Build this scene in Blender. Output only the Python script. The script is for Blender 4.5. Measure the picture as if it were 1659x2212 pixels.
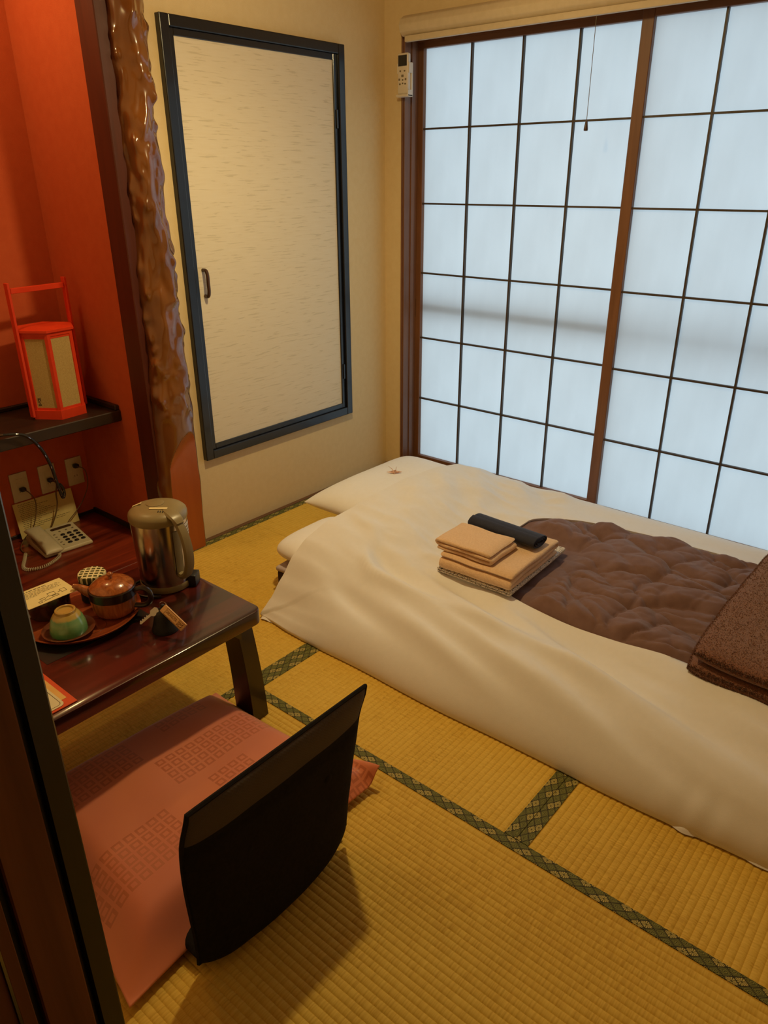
import bpy, bmesh, math, random
from mathutils import Vector, Matrix, noise
random.seed(7)
for o in list(bpy.data.objects): bpy.data.objects.remove(o)
scene = bpy.context.scene
COL = scene.collection
pi = math.pi

# ------------------------------------------------------------------ camera
CAM = Vector((2.39936, -2.98497, 1.39892))
cam_d = bpy.data.cameras.new('camera'); cam = bpy.data.objects.new('camera', cam_d); COL.objects.link(cam)
R_ = Vector((0.76695859, 0.6416778, -0.00491134)); U_ = Vector((-0.26020279, 0.31798264, 0.91169159)); F_ = Vector((-0.58657397, 0.69795175, -0.41084587))
cam.matrix_world = Matrix(((R_.x, U_.x, -F_.x, CAM.x), (R_.y, U_.y, -F_.y, CAM.y), (R_.z, U_.z, -F_.z, CAM.z), (0, 0, 0, 1)))
cam_d.sensor_fit = 'VERTICAL'; cam_d.sensor_height = 36.0; cam_d.lens = 1604.789/2212*36.0
cam_d.clip_start = 0.02; cam_d.clip_end = 100
scene.camera = cam
# ------------------------------------------------------------------ world, lamps, exposure
w = bpy.data.worlds.new('sky'); scene.world = w; w.use_nodes = True
bg = w.node_tree.nodes['Background']; bg.inputs[0].default_value = (0.66, 0.86, 0.98, 1); bg.inputs[1].default_value = 1.08
def point_light(name, loc, power, color, radius):
    l = bpy.data.lights.new(name, 'POINT'); l.energy = power; l.color = color; l.shadow_soft_size = radius
    o = bpy.data.objects.new(name, l); COL.objects.link(o); o.location = loc; return o
WARM = (1.0, 0.77, 0.37)
lamp_d = bpy.data.lights.new('ceiling_lamp_light', 'SPOT'); lamp_d.energy = 38; lamp_d.color = WARM; lamp_d.shadow_soft_size = 0.042
lamp_d.spot_size = math.radians(166); lamp_d.spot_blend = 0.9          # pendant lamp with an opaque shade, shining down
lamp_o = bpy.data.objects.new('ceiling_lamp_light', lamp_d); COL.objects.link(lamp_o); lamp_o.location = (0.93, -1.32, 2.02)
point_light('ceiling_lamp_glow', (0.93, -1.32, 2.02), 15, WARM, 0.042)    # light passing the fabric shade
point_light('alcove_lamp_light', (-0.20, -2.02, 2.13), 9.0, (1.0, 0.72, 0.30), 0.05)
vs = scene.view_settings
vs.view_transform = 'Standard'; vs.look = 'None'; vs.exposure = 0.0; vs.gamma = 1.0; vs.use_curve_mapping = False

# ------------------------------------------------------------------ helpers
def C(r, g, b):
    f = lambda c: (c/255/12.92) if c/255 <= .04045 else ((c/255+.055)/1.055)**2.4
    return (f(r), f(g), f(b), 1)
def N(nt, typ, **kw):
    n = nt.nodes.new(typ)
    for k, v in kw.items():
        if k.startswith('i_'):
            key = k[2:]; n.inputs[int(key) if key.isdigit() else key.replace('_', ' ')].default_value = v
        else: setattr(n, k, v)
    return n
def base_mat(name, color, rough=.6, metal=0, spec=.5, coat=0, sheen=0):
    m = bpy.data.materials.new(name); m.use_nodes = True
    b = m.node_tree.nodes['Principled BSDF']
    b.inputs['Base Color'].default_value = color; b.inputs['Roughness'].default_value = rough
    b.inputs['Metallic'].default_value = metal; b.inputs['Specular IOR Level'].default_value = spec
    b.inputs['Coat Weight'].default_value = coat; b.inputs['Sheen Weight'].default_value = sheen
    b.inputs['Coat Roughness'].default_value = .08
    return m, m.node_tree, b
def coords(nt, scale=(1, 1, 1), rot=(0, 0, 0), kind='Object'):
    tc = N(nt, 'ShaderNodeTexCoord'); mp = N(nt, 'ShaderNodeMapping'); mp.inputs['Scale'].default_value = scale; mp.inputs['Rotation'].default_value = rot
    nt.links.new(tc.outputs[kind], mp.inputs['Vector']); return mp.outputs[0]
def ramp(nt, fac, stops):
    r = N(nt, 'ShaderNodeValToRGB'); e = r.color_ramp.elements
    while len(e) > 1: e.remove(e[-1])
    e[0].position, e[0].color = stops[0]
    for p, c in stops[1:]:
        x = e.new(p); x.color = c
    nt.links.new(fac, r.inputs[0]); return r.outputs[0]
def bump(nt, b, height, dist=.001, strength=1.0):
    bm_ = N(nt, 'ShaderNodeBump'); bm_.inputs['Distance'].default_value = dist; bm_.inputs['Strength'].default_value = strength
    nt.links.new(height, bm_.inputs['Height']); nt.links.new(bm_.outputs[0], b.inputs['Normal'])
def math_(nt, op, a, b=None, c=None):
    n = N(nt, 'ShaderNodeMath', operation=op)
    for i, v in enumerate((a, b, c)):
        if v is None: continue
        if isinstance(v, (int, float)): n.inputs[i].default_value = v
        else: nt.links.new(v, n.inputs[i])
    return n.outputs[0]
def noisy(name, c1, c2, scale=20, sc=(1, 1, 1), rough=.6, bd=0, bscale=None, metal=0, spec=.5, coat=0, sheen=0, detail=4, lo=.35, hi=.65):
    m, nt, b = base_mat(name, c1, rough, metal, spec, coat, sheen)
    v = coords(nt, sc); n = N(nt, 'ShaderNodeTexNoise'); n.inputs['Scale'].default_value = scale; n.inputs['Detail'].default_value = detail
    nt.links.new(v, n.inputs['Vector'])
    nt.links.new(ramp(nt, n.outputs[0], [(lo, c1), (hi, c2)]), b.inputs['Base Color'])
    if bd:
        n2 = n
        if bscale:
            n2 = N(nt, 'ShaderNodeTexNoise'); n2.inputs['Scale'].default_value = bscale; n2.inputs['Detail'].default_value = 3; nt.links.new(v, n2.inputs['Vector'])
        bump(nt, b, n2.outputs[0], bd)
    return m
def wood(name, c1, c2, axis='y', scale=1.0, rough=.35, coat=0, spec=.5, contrast=(.3, .7)):
    m, nt, b = base_mat(name, c1, rough, 0, spec, coat)
    s = {'x': (1.2, 14, 14), 'y': (14, 1.2, 14), 'z': (14, 14, 1.2)}[axis]
    v = coords(nt, tuple(k*scale for k in s))
    n = N(nt, 'ShaderNodeTexNoise'); n.inputs['Scale'].default_value = 1.6; n.inputs['Detail'].default_value = 6; n.inputs['Distortion'].default_value = 1.3
    nt.links.new(v, n.inputs['Vector'])
    nt.links.new(ramp(nt, n.outputs[0], [(contrast[0], c1), (contrast[1], c2)]), b.inputs['Base Color'])
    bump(nt, b, n.outputs[0], .0004)
    return m

def finish(me, smooth=True, ang=.6):
    if smooth:
        for p in me.polygons: p.use_smooth = True
        me.set_sharp_from_angle(angle=ang)
def link(name, me, parent=None, mats=()):
    for m in mats: me.materials.append(m)
    o = bpy.data.objects.new(name, me); COL.objects.link(o)
    if parent is not None: attach(o, parent)
    return o
def world_loc(o):
    v = Vector((0, 0, 0))
    while o is not None:
        v += o.location + o.matrix_parent_inverse.translation; o = o.parent
    return v
def attach(o, parent):
    o.parent = parent; o.matrix_parent_inverse = Matrix.Translation(-world_loc(parent))
def tag(o, label=None, cat=None, group=None, kind=None):
    if label: o['label'] = label
    if cat: o['category'] = cat
    if group: o['group'] = group
    if kind: o['kind'] = kind
    return o
def thing(name, label, cat, loc, group=None):
    o = bpy.data.objects.new(name, None); COL.objects.link(o); o.location = loc; o.empty_display_size = .05
    return tag(o, label, cat, group)

class MB:
    def __init__(s): s.v = []; s.f = []; s.mi = []; s.cur = 0
    def add(s, vs_, fs_):
        k = len(s.v); s.v += [tuple(x) for x in vs_]; s.f += [tuple(i+k for i in f) for f in fs_]; s.mi += [s.cur]*len(fs_); return s
    def box(s, x0, x1, y0, y1, z0, z1, bev=0, seg=2, M=None):
        bm = bmesh.new(); bmesh.ops.create_cube(bm, size=1)
        for v in bm.verts: v.co = Vector(((x0+x1)/2+v.co.x*(x1-x0), (y0+y1)/2+v.co.y*(y1-y0), (z0+z1)/2+v.co.z*(z1-z0)))
        if bev: bmesh.ops.bevel(bm, geom=list(bm.edges), offset=bev, segments=seg, affect='EDGES', profile=.5)
        return s.bm(bm, M)
    def bm(s, bm, M=None):
        if M is not None: bmesh.ops.transform(bm, matrix=M, verts=bm.verts)
        bm.verts.index_update()
        s.add([v.co[:] for v in bm.verts], [[v.index for v in f.verts] for f in bm.faces]); bm.free(); return s
    def lathe(s, prof, c=(0, 0, 0), n=40, cap0=True, cap1=True, M=None, a0=0, a1=2*pi):
        vs_ = []; full = abs(a1-a0-2*pi) < 1e-6; k = n if full else n+1
        for r, z in prof:
            for i in range(k):
                a = a0+(a1-a0)*i/n; p = Vector((r*math.cos(a), r*math.sin(a), z))
                if M is not None: p = M @ p
                vs_.append(p+Vector(c))
        fs_ = []
        for j in range(len(prof)-1):
            for i in range(n):
                i2 = (i+1) % k
                fs_.append((j*k+i, j*k+i2, (j+1)*k+i2, (j+1)*k+i))
        if full and cap0 and prof[0][0] > 1e-5: fs_.append(tuple(range(k))[::-1])
        if full and cap1 and prof[-1][0] > 1e-5: fs_.append(tuple((len(prof)-1)*k+i for i in range(k)))
        return s.add(vs_, fs_)
    def tube(s, pts, r, n=8, closed=False, cap=True):
        pts = [Vector(p) for p in pts]; m = len(pts); vs_ = []; prev = None
        rr = r if isinstance(r, (list, tuple)) else [r]*m
        for i, p in enumerate(pts):
            a = pts[(i-1) % m] if (i > 0 or closed) else p; b = pts[(i+1) % m] if (i < m-1 or closed) else p
            t = (b-a).normalized()
            if prev is None:
                up = Vector((0, 0, 1)) if abs(t.z) < .9 else Vector((1, 0, 0)); x = t.cross(up).normalized()
            else: x = (prev-t*prev.dot(t)).normalized()
            prev = x; y = t.cross(x)
            for k in range(n):
                an = 2*pi*k/n; vs_.append(p+(x*math.cos(an)+y*math.sin(an))*rr[i])
        fs_ = []
        for i in range(m if closed else m-1):
            for k in range(n):
                i2 = (i+1) % m; fs_.append((i*n+k, i*n+(k+1) % n, i2*n+(k+1) % n, i2*n+k))
        if cap and not closed: fs_ += [tuple(range(n))[::-1], tuple((m-1)*n+k for k in range(n))]
        return s.add(vs_, fs_)
    def prism(s, poly, axis, a, b, bev=0, M=None):
        # poly: 2D points in the two other axes (cyclic order), extruded from a to b along axis
        bm = bmesh.new(); i = 'xyz'.index(axis)
        def mk(p, t):
            q = list(p); q.insert(i, t); return bm.verts.new(q)
        A = [mk(p, a) for p in poly]; B = [mk(p, b) for p in poly]; n = len(poly)
        bm.faces.new(A[::-1]); bm.faces.new(B)
        for k in range(n): bm.faces.new((A[k], A[(k+1) % n], B[(k+1) % n], B[k]))
        bmesh.ops.recalc_face_normals(bm, faces=bm.faces)
        if bev: bmesh.ops.bevel(bm, geom=list(bm.edges), offset=bev, segments=2, affect='EDGES', profile=.5)
        return s.bm(bm, M)
    def grid(s, fn, nu, nv, closed_u=False):
        vs_ = [fn(i/(nu if closed_u else nu-1), j/(nv-1)) for j in range(nv) for i in range(nu)]
        fs_ = []
        for j in range(nv-1):
            for i in range(nu if closed_u else nu-1):
                i2 = (i+1) % nu; fs_.append((j*nu+i, j*nu+i2, (j+1)*nu+i2, (j+1)*nu+i))
        return s.add(vs_, fs_)
    def mesh(s, name, smooth=True, ang=.6):
        me = bpy.data.meshes.new(name); me.from_pydata(s.v, [], s.f); me.validate()
        if len(set(s.mi)) > 1:
            for p, k in zip(me.polygons, s.mi): p.material_index = k
        bm = bmesh.new(); bm.from_mesh(me); bmesh.ops.recalc_face_normals(bm, faces=bm.faces); bm.to_mesh(me); bm.free()
        finish(me, smooth, ang); return me
    def build(s, name, mat, parent=None, smooth=True, ang=.6):
        return link(name, s.mesh(name, smooth, ang), parent, mat if isinstance(mat, (list, tuple)) else [mat])

def sheet_solid(fmid, fth, nu, nv, nrm=Vector((0, 0, 1)), down=1.0, uv=False):
    """closed soft body: mid sheet fmid(u,v), half thickness fth(u,v) along nrm; u,v in -1..1"""
    mb = MB(); U = [-math.cos(pi*i/(nu-1)) for i in range(nu)]; V = [-math.cos(pi*j/(nv-1)) for j in range(nv)]
    top = {}; bot = {}; vs_ = []
    for j, v in enumerate(V):
        for i, u in enumerate(U):
            m = Vector(fmid(u, v)); n_ = nrm(u, v) if callable(nrm) else nrm
            e = i in (0, nu-1) or j in (0, nv-1); t = 0 if e else fth(u, v)
            top[i, j] = len(vs_); vs_.append(m+n_*t)
            if e: bot[i, j] = top[i, j]
            else: bot[i, j] = len(vs_); vs_.append(m-n_*t*down)
    fs_ = []
    for j in range(nv-1):
        for i in range(nu-1):
            fs_.append((top[i, j], top[i+1, j], top[i+1, j+1], top[i, j+1]))
            fs_.append((bot[i, j], bot[i, j+1], bot[i+1, j+1], bot[i+1, j]))
    mb.add(vs_, fs_); return mb
def catmull(pts, k=8, closed=False):
    pts = [Vector(p) for p in pts]; n = len(pts); out = []
    rng = range(n) if closed else range(n-1)
    for i in rng:
        p0 = pts[(i-1) % n] if (closed or i > 0) else pts[i]; p1 = pts[i]; p2 = pts[(i+1) % n]; p3 = pts[(i+2) % n] if (closed or i+2 < n) else p2
        for j in range(k):
            t = j/k; out.append(.5*((2*p1)+(p2-p0)*t+(2*p0-5*p1+4*p2-p3)*t*t+(3*p1-p0-3*p2+p3)*t**3))
    if not closed: out.append(pts[-1])
    return out
def sstep(a, b, x):
    t = min(1, max(0, (x-a)/(b-a))); return t*t*(3-2*t)
def nz(x, y, z=0): return noise.noise(Vector((x, y, z)))

# ------------------------------------------------------------------ materials
M = {}
M['wall'] = noisy('cream_plaster', C(222, 200, 156), C(219, 196, 151), 40, rough=.9, bd=.0006, bscale=420, spec=.2)
M['red'] = noisy('vermilion_plaster', C(200, 96, 58), C(196, 92, 55), 30, rough=.9, bd=.0005, bscale=500, spec=.15)
M['ceil'] = wood('ceiling_boards', C(170, 128, 78), C(150, 108, 62), 'x', .5, rough=.6)
M['brownwood'] = wood('brown_window_wood', C(128, 86, 58), C(108, 70, 46), 'z', 1.0, rough=.45)
M['brownwood_h'] = wood('brown_window_wood_horizontal', C(128, 86, 58), C(108, 70, 46), 'x', 1.0, rough=.45)
M['muntin'] = wood('muntin_wood', C(74, 62, 52), C(60, 49, 41), 'z', 1.0, rough=.5)
M['black'] = noisy('black_lacquer', C(14, 15, 19), C(19, 20, 25), 14, sc=(20, 20, 2), rough=.3, coat=.25)
M['jamb'] = wood('dark_brown_jamb', C(134, 82, 48), C(108, 62, 36), 'z', .8, rough=.6)
M['post'] = wood('dark_post', C(86, 34, 20), C(70, 26, 16), 'z', .8, rough=.5)
M['table'] = wood('red_brown_lacquer', C(84, 28, 21), C(44, 14, 12), 'y', .9, rough=.26, coat=.55, contrast=(.38, .62))
M['tabledark'] = wood('dark_lacquer_leg', C(44, 16, 12), C(30, 10, 8), 'z', .9, rough=.3, coat=.4)
M['alcfloor'] = wood('alcove_board', C(142, 56, 32), C(84, 28, 18), 'y', .7, rough=.3, coat=.3, contrast=(.35, .65))
M['shelf'] = wood('dark_shelf_board', C(52, 36, 25), C(34, 23, 16), 'y', .8, rough=.45)
M['wht'] = noisy('white_cotton', C(235, 232, 228), C(233, 230, 226), 60, rough=.85, bd=.0003, bscale=900, spec=.2, sheen=.1)
M['pillow'] = noisy('pillow_cotton', C(242, 240, 238), C(240, 238, 235), 60, rough=.85, bd=.0003, bscale=900, spec=.2, sheen=.1)
M['quilt'] = noisy('brown_quilt_cloth', C(126, 96, 88), C(118, 88, 80), 30, rough=.75, bd=.0003, bscale=900, spec=.25, sheen=.15)
M['fleece'] = noisy('brown_fleece', C(152, 100, 74), C(112, 70, 52), 300, rough=1, bd=.003, bscale=520, spec=.05, sheen=.5, lo=.3, hi=.7)
M['mattress'] = noisy('dark_mattress_side', C(60, 44, 42), C(50, 36, 34), 60, rough=.9)
M['sheet'] = noisy('lilac_grey_sheet', C(190, 178, 182), C(180, 168, 172), 60, rough=.9)
M['towel'] = noisy('peach_towel', C(238, 202, 162), C(228, 190, 148), 160, rough=1, bd=.002, bscale=420, spec=.05, sheen=.4)
M['navy'] = noisy('navy_cloth', C(30, 34, 56), C(24, 27, 46), 80, rough=.8, bd=.0004, bscale=700, sheen=.1)
M['crane'] = noisy('patterned_origami', C(226, 190, 166), C(170, 112, 84), 90, rough=.6)
M['chair'] = noisy('black_chair_cloth', C(30, 27, 26), C(36, 32, 30), 120, rough=.95, bd=.0004, bscale=800, spec=.15)
M['ivory'] = noisy('ivory_plastic', C(212, 202, 170), C(206, 196, 162), 30, rough=.45)
M['greyplastic'] = noisy('grey_plastic', C(142, 126, 88), C(138, 122, 84), 20, rough=.35)
M['darkplastic'] = noisy('dark_plastic', C(24, 22, 22), C(30, 27, 26), 30, rough=.4)
M['steel'], _nt, _b = base_mat('brushed_steel', C(190, 178, 164), .20, 1.0)
M['chrome'] = base_mat('chrome', C(200, 196, 188), .2, 1.0)[0]
M['lantern'] = noisy('vermilion_lantern_paint', C(226, 66, 30), C(220, 60, 26), 30, rough=.45)
M['paper'] = noisy('lantern_paper', C(196, 172, 112), C(180, 154, 96), 260, rough=.9, bd=.0005, bscale=500)
M['card'] = noisy('cream_card', C(238, 222, 160), C(234, 216, 152), 30, rough=.7)
M['note'] = noisy('note_paper', C(226, 208, 140), C(220, 200, 130), 20, rough=.8)
M['ink'] = base_mat('ink', C(70, 58, 34), .8)[0]
M['darkink'] = base_mat('dark_ink', C(36, 30, 22), .8)[0]
M['traywood'] = wood('tray_wood', C(164, 82, 42), C(120, 52, 26), 'y', 1.2, rough=.3, coat=.4)
M['saucer'] = wood('saucer_wood', C(122, 66, 40), C(88, 44, 26), 'y', 2.0, rough=.35, coat=.3)
M['potwood'] = wood('teapot_wood', C(184, 108, 54), C(136, 70, 34), 'z', 3.5, rough=.22, coat=.6)
M['potdark'] = noisy('teapot_dark_band', C(40, 24, 14), C(34, 20, 12), 20, rough=.3, coat=.4)
M['lacbox'] = noisy('dark_lacquer_box', C(58, 24, 16), C(46, 18, 12), 12, rough=.25, coat=.5)
M['glaze'] = None
M['tagwood'] = wood('pale_tag_wood', C(222, 172, 108), C(206, 152, 92), 'x', 3, rough=.5)
M['burn'] = base_mat('burnt_lettering', C(120, 76, 34), .8)[0]
M['bell'] = noisy('black_iron', C(26, 27, 28), C(20, 20, 21), 300, rough=.55, bd=.0006, bscale=500)
M['orange'] = noisy('orange_red_folder', C(222, 86, 40), C(216, 80, 36), 20, rough=.5)
M['beigeprint'] = noisy('beige_leaflet', C(238, 192, 112), C(228, 176, 96), 14, rough=.5)
M['whitecard'] = noisy('pale_leaflet', C(226, 216, 176), C(222, 212, 170), 20, rough=.45)
M['slate'] = noisy('slate_sheet', C(34, 30, 27), C(30, 26, 24), 30, rough=.4)
M['blind'] = noisy('cream_blind_cloth', C(216, 200, 172), C(210, 194, 164), 40, rough=.7)
M['handle'] = noisy('dark_brown_handle', C(74, 48, 34), C(62, 40, 28), 30, rough=.35)
M['remote'] = noisy('white_remote_plastic', C(226, 216, 200), C(220, 210, 194), 30, rough=.4)
M['lcd'] = base_mat('remote_display', C(42, 40, 36), .2)[0]
M['greyink'] = base_mat('grey_ink', C(120, 108, 84), .7)[0]
M['alu'] = base_mat('outer_window_bar', C(40, 42, 44), .4)[0]
M['trim'] = wood('floor_edge_strip', C(120, 84, 52), C(100, 68, 42), 'y', 1, rough=.6)
M['corr'] = noisy('corridor_plaster', C(150, 120, 84), C(140, 110, 76), 20, rough=.9)
M['corrfloor'] = wood('corridor_floor', C(80, 46, 26), C(60, 34, 20), 'y', .6, rough=.4)
M['label'] = noisy('pale_sticker', C(214, 206, 190), C(206, 198, 180), 60, rough=.5)
M['labelcream'] = noisy('cream_sticker', C(240, 222, 170), C(236, 216, 160), 60, rough=.5)

def glaze_mat():
    m, nt, b = base_mat('green_and_ochre_glaze', C(130, 170, 110), .18, 0, .6, .6)
    tc = N(nt, 'ShaderNodeTexCoord'); sp = N(nt, 'ShaderNodeSeparateXYZ'); nt.links.new(tc.outputs['Object'], sp.inputs[0])
    n = N(nt, 'ShaderNodeTexNoise'); n.inputs['Scale'].default_value = 60; nt.links.new(tc.outputs['Object'], n.inputs['Vector'])
    z = math_(nt, 'ADD', sp.outputs[2], math_(nt, 'MULTIPLY', math_(nt, 'SUBTRACT', n.outputs[0], .5), .008))
    t = math_(nt, 'DIVIDE', math_(nt, 'SUBTRACT', z, .378), .066)
    nt.links.new(ramp(nt, t, [(.0, C(84, 150, 92)), (.34, C(132, 176, 120)), (.50, C(112, 162, 110)), (.56, C(190, 166, 88)), (1.0, C(186, 140, 72))]), b.inputs['Base Color'])
    return m
M['glaze'] = glaze_mat()

def pane_mat():
    m = bpy.data.materials.new('frosted_shoji_pane'); m.use_nodes = True; nt = m.node_tree
    nt.nodes.remove(nt.nodes['Principled BSDF']); out = nt.nodes['Material Output']
    v = coords(nt, (1, 1, .35)); n = N(nt, 'ShaderNodeTexNoise'); n.inputs['Scale'].default_value = 7; n.inputs['Detail'].default_value = 7; nt.links.new(v, n.inputs['Vector'])
    col = ramp(nt, n.outputs[0], [(.3, (.80, .81, .82, 1)), (.7, (.92, .93, .94, 1))])
    tr = N(nt, 'ShaderNodeBsdfTranslucent'); df = N(nt, 'ShaderNodeBsdfDiffuse'); df.inputs[0].default_value = (.8, .8, .8, 1)
    nt.links.new(col, tr.inputs[0]); mx = N(nt, 'ShaderNodeMixShader'); mx.inputs[0].default_value = .26
    nt.links.new(tr.outputs[0], mx.inputs[1]); nt.links.new(df.outputs[0], mx.inputs[2]); nt.links.new(mx.outputs[0], out.inputs[0]); return m
M['pane'] = pane_mat()

def tatami_mat(name, along):
    m, nt, b = base_mat(name, C(190, 160, 88), .72, 0, .3)
    tc = N(nt, 'ShaderNodeTexCoord'); sp = N(nt, 'ShaderNodeSeparateXYZ'); nt.links.new(tc.outputs['Object'], sp.inputs[0])
    l, a = (sp.outputs[1], sp.outputs[0]) if along == 'y' else (sp.outputs[0], sp.outputs[1])
    # rush strands run across the ribs; each rib row is offset
    row = math_(nt, 'FLOOR', math_(nt, 'DIVIDE', a, .0165))
    cmb = N(nt, 'ShaderNodeCombineXYZ'); nt.links.new(math_(nt, 'MULTIPLY', l, 260), cmb.inputs[0]); nt.links.new(math_(nt, 'MULTIPLY', row, 3.7), cmb.inputs[1])
    n1 = N(nt, 'ShaderNodeTexNoise'); n1.inputs['Scale'].default_value = 1; n1.inputs['Detail'].default_value = 2; nt.links.new(cmb.outputs[0], n1.inputs['Vector'])
    cm2 = N(nt, 'ShaderNodeCombineXYZ'); nt.links.new(math_(nt, 'MULTIPLY', l, 26), cm2.inputs[0]); nt.links.new(math_(nt, 'MULTIPLY', row, 1.3), cm2.inputs[1])
    n2 = N(nt, 'ShaderNodeTexNoise'); n2.inputs['Scale'].default_value = 1; n2.inputs['Detail'].default_value = 3; nt.links.new(cm2.outputs[0], n2.inputs['Vector'])
    big = N(nt, 'ShaderNodeTexNoise'); big.inputs['Scale'].default_value = 2.2; nt.links.new(tc.outputs['Object'], big.inputs['Vector'])
    f = math_(nt, 'ADD', math_(nt, 'MULTIPLY', n1.outputs[0], .5), math_(nt, 'ADD', math_(nt, 'MULTIPLY', n2.outputs[0], .16), math_(nt, 'MULTIPLY', big.outputs[0], .34)))
    nt.links.new(ramp(nt, f, [(.34, C(196, 154, 52)), (.5, C(218, 178, 70)), (.66, C(228, 191, 84))]), b.inputs['Base Color'])
    bump(nt, b, n1.outputs[0], .0007)
    return m
M['tat_y'] = tatami_mat('tatami_rush_lengthwise', 'y'); M['tat_x'] = tatami_mat('tatami_rush_crosswise', 'x')

def heri_mat(name, along):
    m, nt, b = base_mat(name, C(70, 70, 30), .7, 0, .3)
    tc = N(nt, 'ShaderNodeTexCoord'); sp = N(nt, 'ShaderNodeSeparateXYZ'); nt.links.new(tc.outputs['Object'], sp.inputs[0])
    l, a = (sp.outputs[1], sp.outputs[0]) if along == 'y' else (sp.outputs[0], sp.outputs[1])
    u = math_(nt, 'DIVIDE', l, .031); v = math_(nt, 'DIVIDE', a, .0216)
    P = math_(nt, 'ADD', u, v); Q = math_(nt, 'SUBTRACT', u, v)
    p = math_(nt, 'FLOOR', P); q = math_(nt, 'FLOOR', Q)
    fp = math_(nt, 'ABSOLUTE', math_(nt, 'SUBTRACT', math_(nt, 'SUBTRACT', P, p), .5)); fq = math_(nt, 'ABSOLUTE', math_(nt, 'SUBTRACT', math_(nt, 'SUBTRACT', Q, q), .5))
    mx = math_(nt, 'MAXIMUM', fp, fq)
    s = math_(nt, 'ADD', p, q); d = math_(nt, 'SUBTRACT', p, q); mm = math_(nt, 'FLOOR', math_(nt, 'DIVIDE', d, 2))
    din = math_(nt, 'SUBTRACT', d, math_(nt, 'MULTIPLY', mm, 2))
    k = math_(nt, 'FLOORED_MODULO', math_(nt, 'SUBTRACT', math_(nt, 'SUBTRACT', s, din), math_(nt, 'MULTIPLY', mm, 4)), 6)
    flower = math_(nt, 'LESS_THAN', k, 1.0)
    line = math_(nt, 'GREATER_THAN', mx, .44)
    rings = math_(nt, 'LESS_THAN', math_(nt, 'FRACT', math_(nt, 'MULTIPLY', mx, 6.3)), .45)
    ang = math_(nt, 'ARCTAN2', math_(nt, 'SUBTRACT', math_(nt, 'SUBTRACT', P, p), .5), math_(nt, 'SUBTRACT', math_(nt, 'SUBTRACT', Q, q), .5))
    pet = math_(nt, 'GREATER_THAN', math_(nt, 'COSINE', math_(nt, 'MULTIPLY', ang, 12)), -.35)
    pet = math_(nt, 'MULTIPLY', pet, math_(nt, 'GREATER_THAN', mx, .10))
    def mixc(f, c1, c2):
        n = N(nt, 'ShaderNodeMix', data_type='RGBA')
        nt.links.new(f, n.inputs[0])
        for i, c in ((6, c1), (7, c2)):
            if isinstance(c, tuple): n.inputs[i].default_value = c
            else: nt.links.new(c, n.inputs[i])
        return n.outputs[2]
    dark = C(44, 40, 20)
    sq = mixc(rings, C(132, 130, 62), C(54, 54, 24)); fl = mixc(pet, C(84, 78, 36), C(190, 172, 96))
    col = mixc(line, mixc(flower, sq, fl), dark)
    nt.links.new(col, b.inputs['Base Color']); return m
M['heri_y'] = heri_mat('border_brocade_lengthwise', 'y'); M['heri_x'] = heri_mat('border_brocade_crosswise', 'x')

# ------------------------------------------------------------------ structure
XR, YF, ZC = 2.72, -2.745, 2.28
def struct(name, mb, mat, parent=None, smooth=False):
    o = mb.build(name, mat, parent, smooth)
    if parent is None: o['kind'] = 'structure'
    return o
floor = struct('floor', MB().box(-.02, XR, YF, .08, -.12, -.045), M['trim'])
def tatami(x0, x1, y0, y1, along, borders):
    a0, a1 = (x0, x1) if along == 'y' else (y0, y1); l0, l1 = (y0, y1) if along == 'y' else (x0, x1)
    hw = .031; pitch = .0165
    n = round((a1-a0)/pitch); prof = []
    for i in range(n):
        for k in range(8):
            t = k/8; a = a0+(a1-a0)*(i+t)/n; prof.append((a, -.0020*(abs(2*t-1))**3.0))
    prof.append((a1, -.0020))
    mb = MB()
    def pt(a, l, z): return (a, l, z) if along == 'y' else (l, a, z)
    vs_ = []
    for l in (l0, l1):
        vs_ += [pt(a, l, z) for a, z in prof]+[pt(a1, l, -.044), pt(a0, l, -.044)]
    k = len(prof)+2
    fs_ = [(i, (i+1) % k, k+(i+1) % k, k+i) for i in range(k)]+[tuple(range(k)), tuple(range(k, 2*k))]
    mb.add(vs_, fs_)
    o = mb.build('tatami_mat', M['tat_'+along], floor, True, .9)
    for side in borders:
        b0, b1 = (a0, a0+hw) if side == 0 else (a1-hw, a1)
        h = MB()
        if along == 'y': h.box(b0, b1, l0, l1, -.006, .0012, .0006, 1)
        else: h.box(l0, l1, b0, b1, -.006, .0012, .0006, 1)
        h.build('cloth_border', M['heri_'+along], o, False)
    return o
g = .0006
tatami(.02, .9095, YF+.005, -1.07-g, 'y', (0, 1))
tatami(.02, .9095, -1.07+g, -.125, 'y', (0, 1))
tatami(.9105, 1.8215, -1.8295, -.125, 'y', (0, 1))
tatami(1.8225, 2.712, -1.8295, -.125, 'y', (0, 1))
tatami(.9105, 2.712, YF+.005, -1.8305, 'x', (0, 1))
struct('trim_1', MB().box(0, .0195, -1.32, -.11, -.04, .004, .001, 1), M['trim'])
struct('trim_2', MB().box(0, XR, -.124, -.02, -.04, .010, .002, 1), M['brownwood_h'])

struct('wall_left', MB().box(-.09, 0, -1.345, .06, -.04, ZC), M['wall'])
wb = MB(); wb.box(0, .103, -.11, .06, -.04, ZC); wb.box(.103, 2.19, -.11, .06, 1.965, ZC); wb.box(2.19, XR, -.11, .06, -.04, ZC)
struct('wall_back', wb, M['wall'])
struct('wall_right', MB().box(XR, XR+.1, YF-.2, .06, -.12, ZC), M['wall'])
struct('wall_front', MB().box(-.65, 1.69, YF-.10, YF, -.12, ZC), M['wall'])
struct('ceiling', MB().box(-.75, XR+.1, YF-.1, .06, ZC, ZC+.05), M['ceil'])
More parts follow.
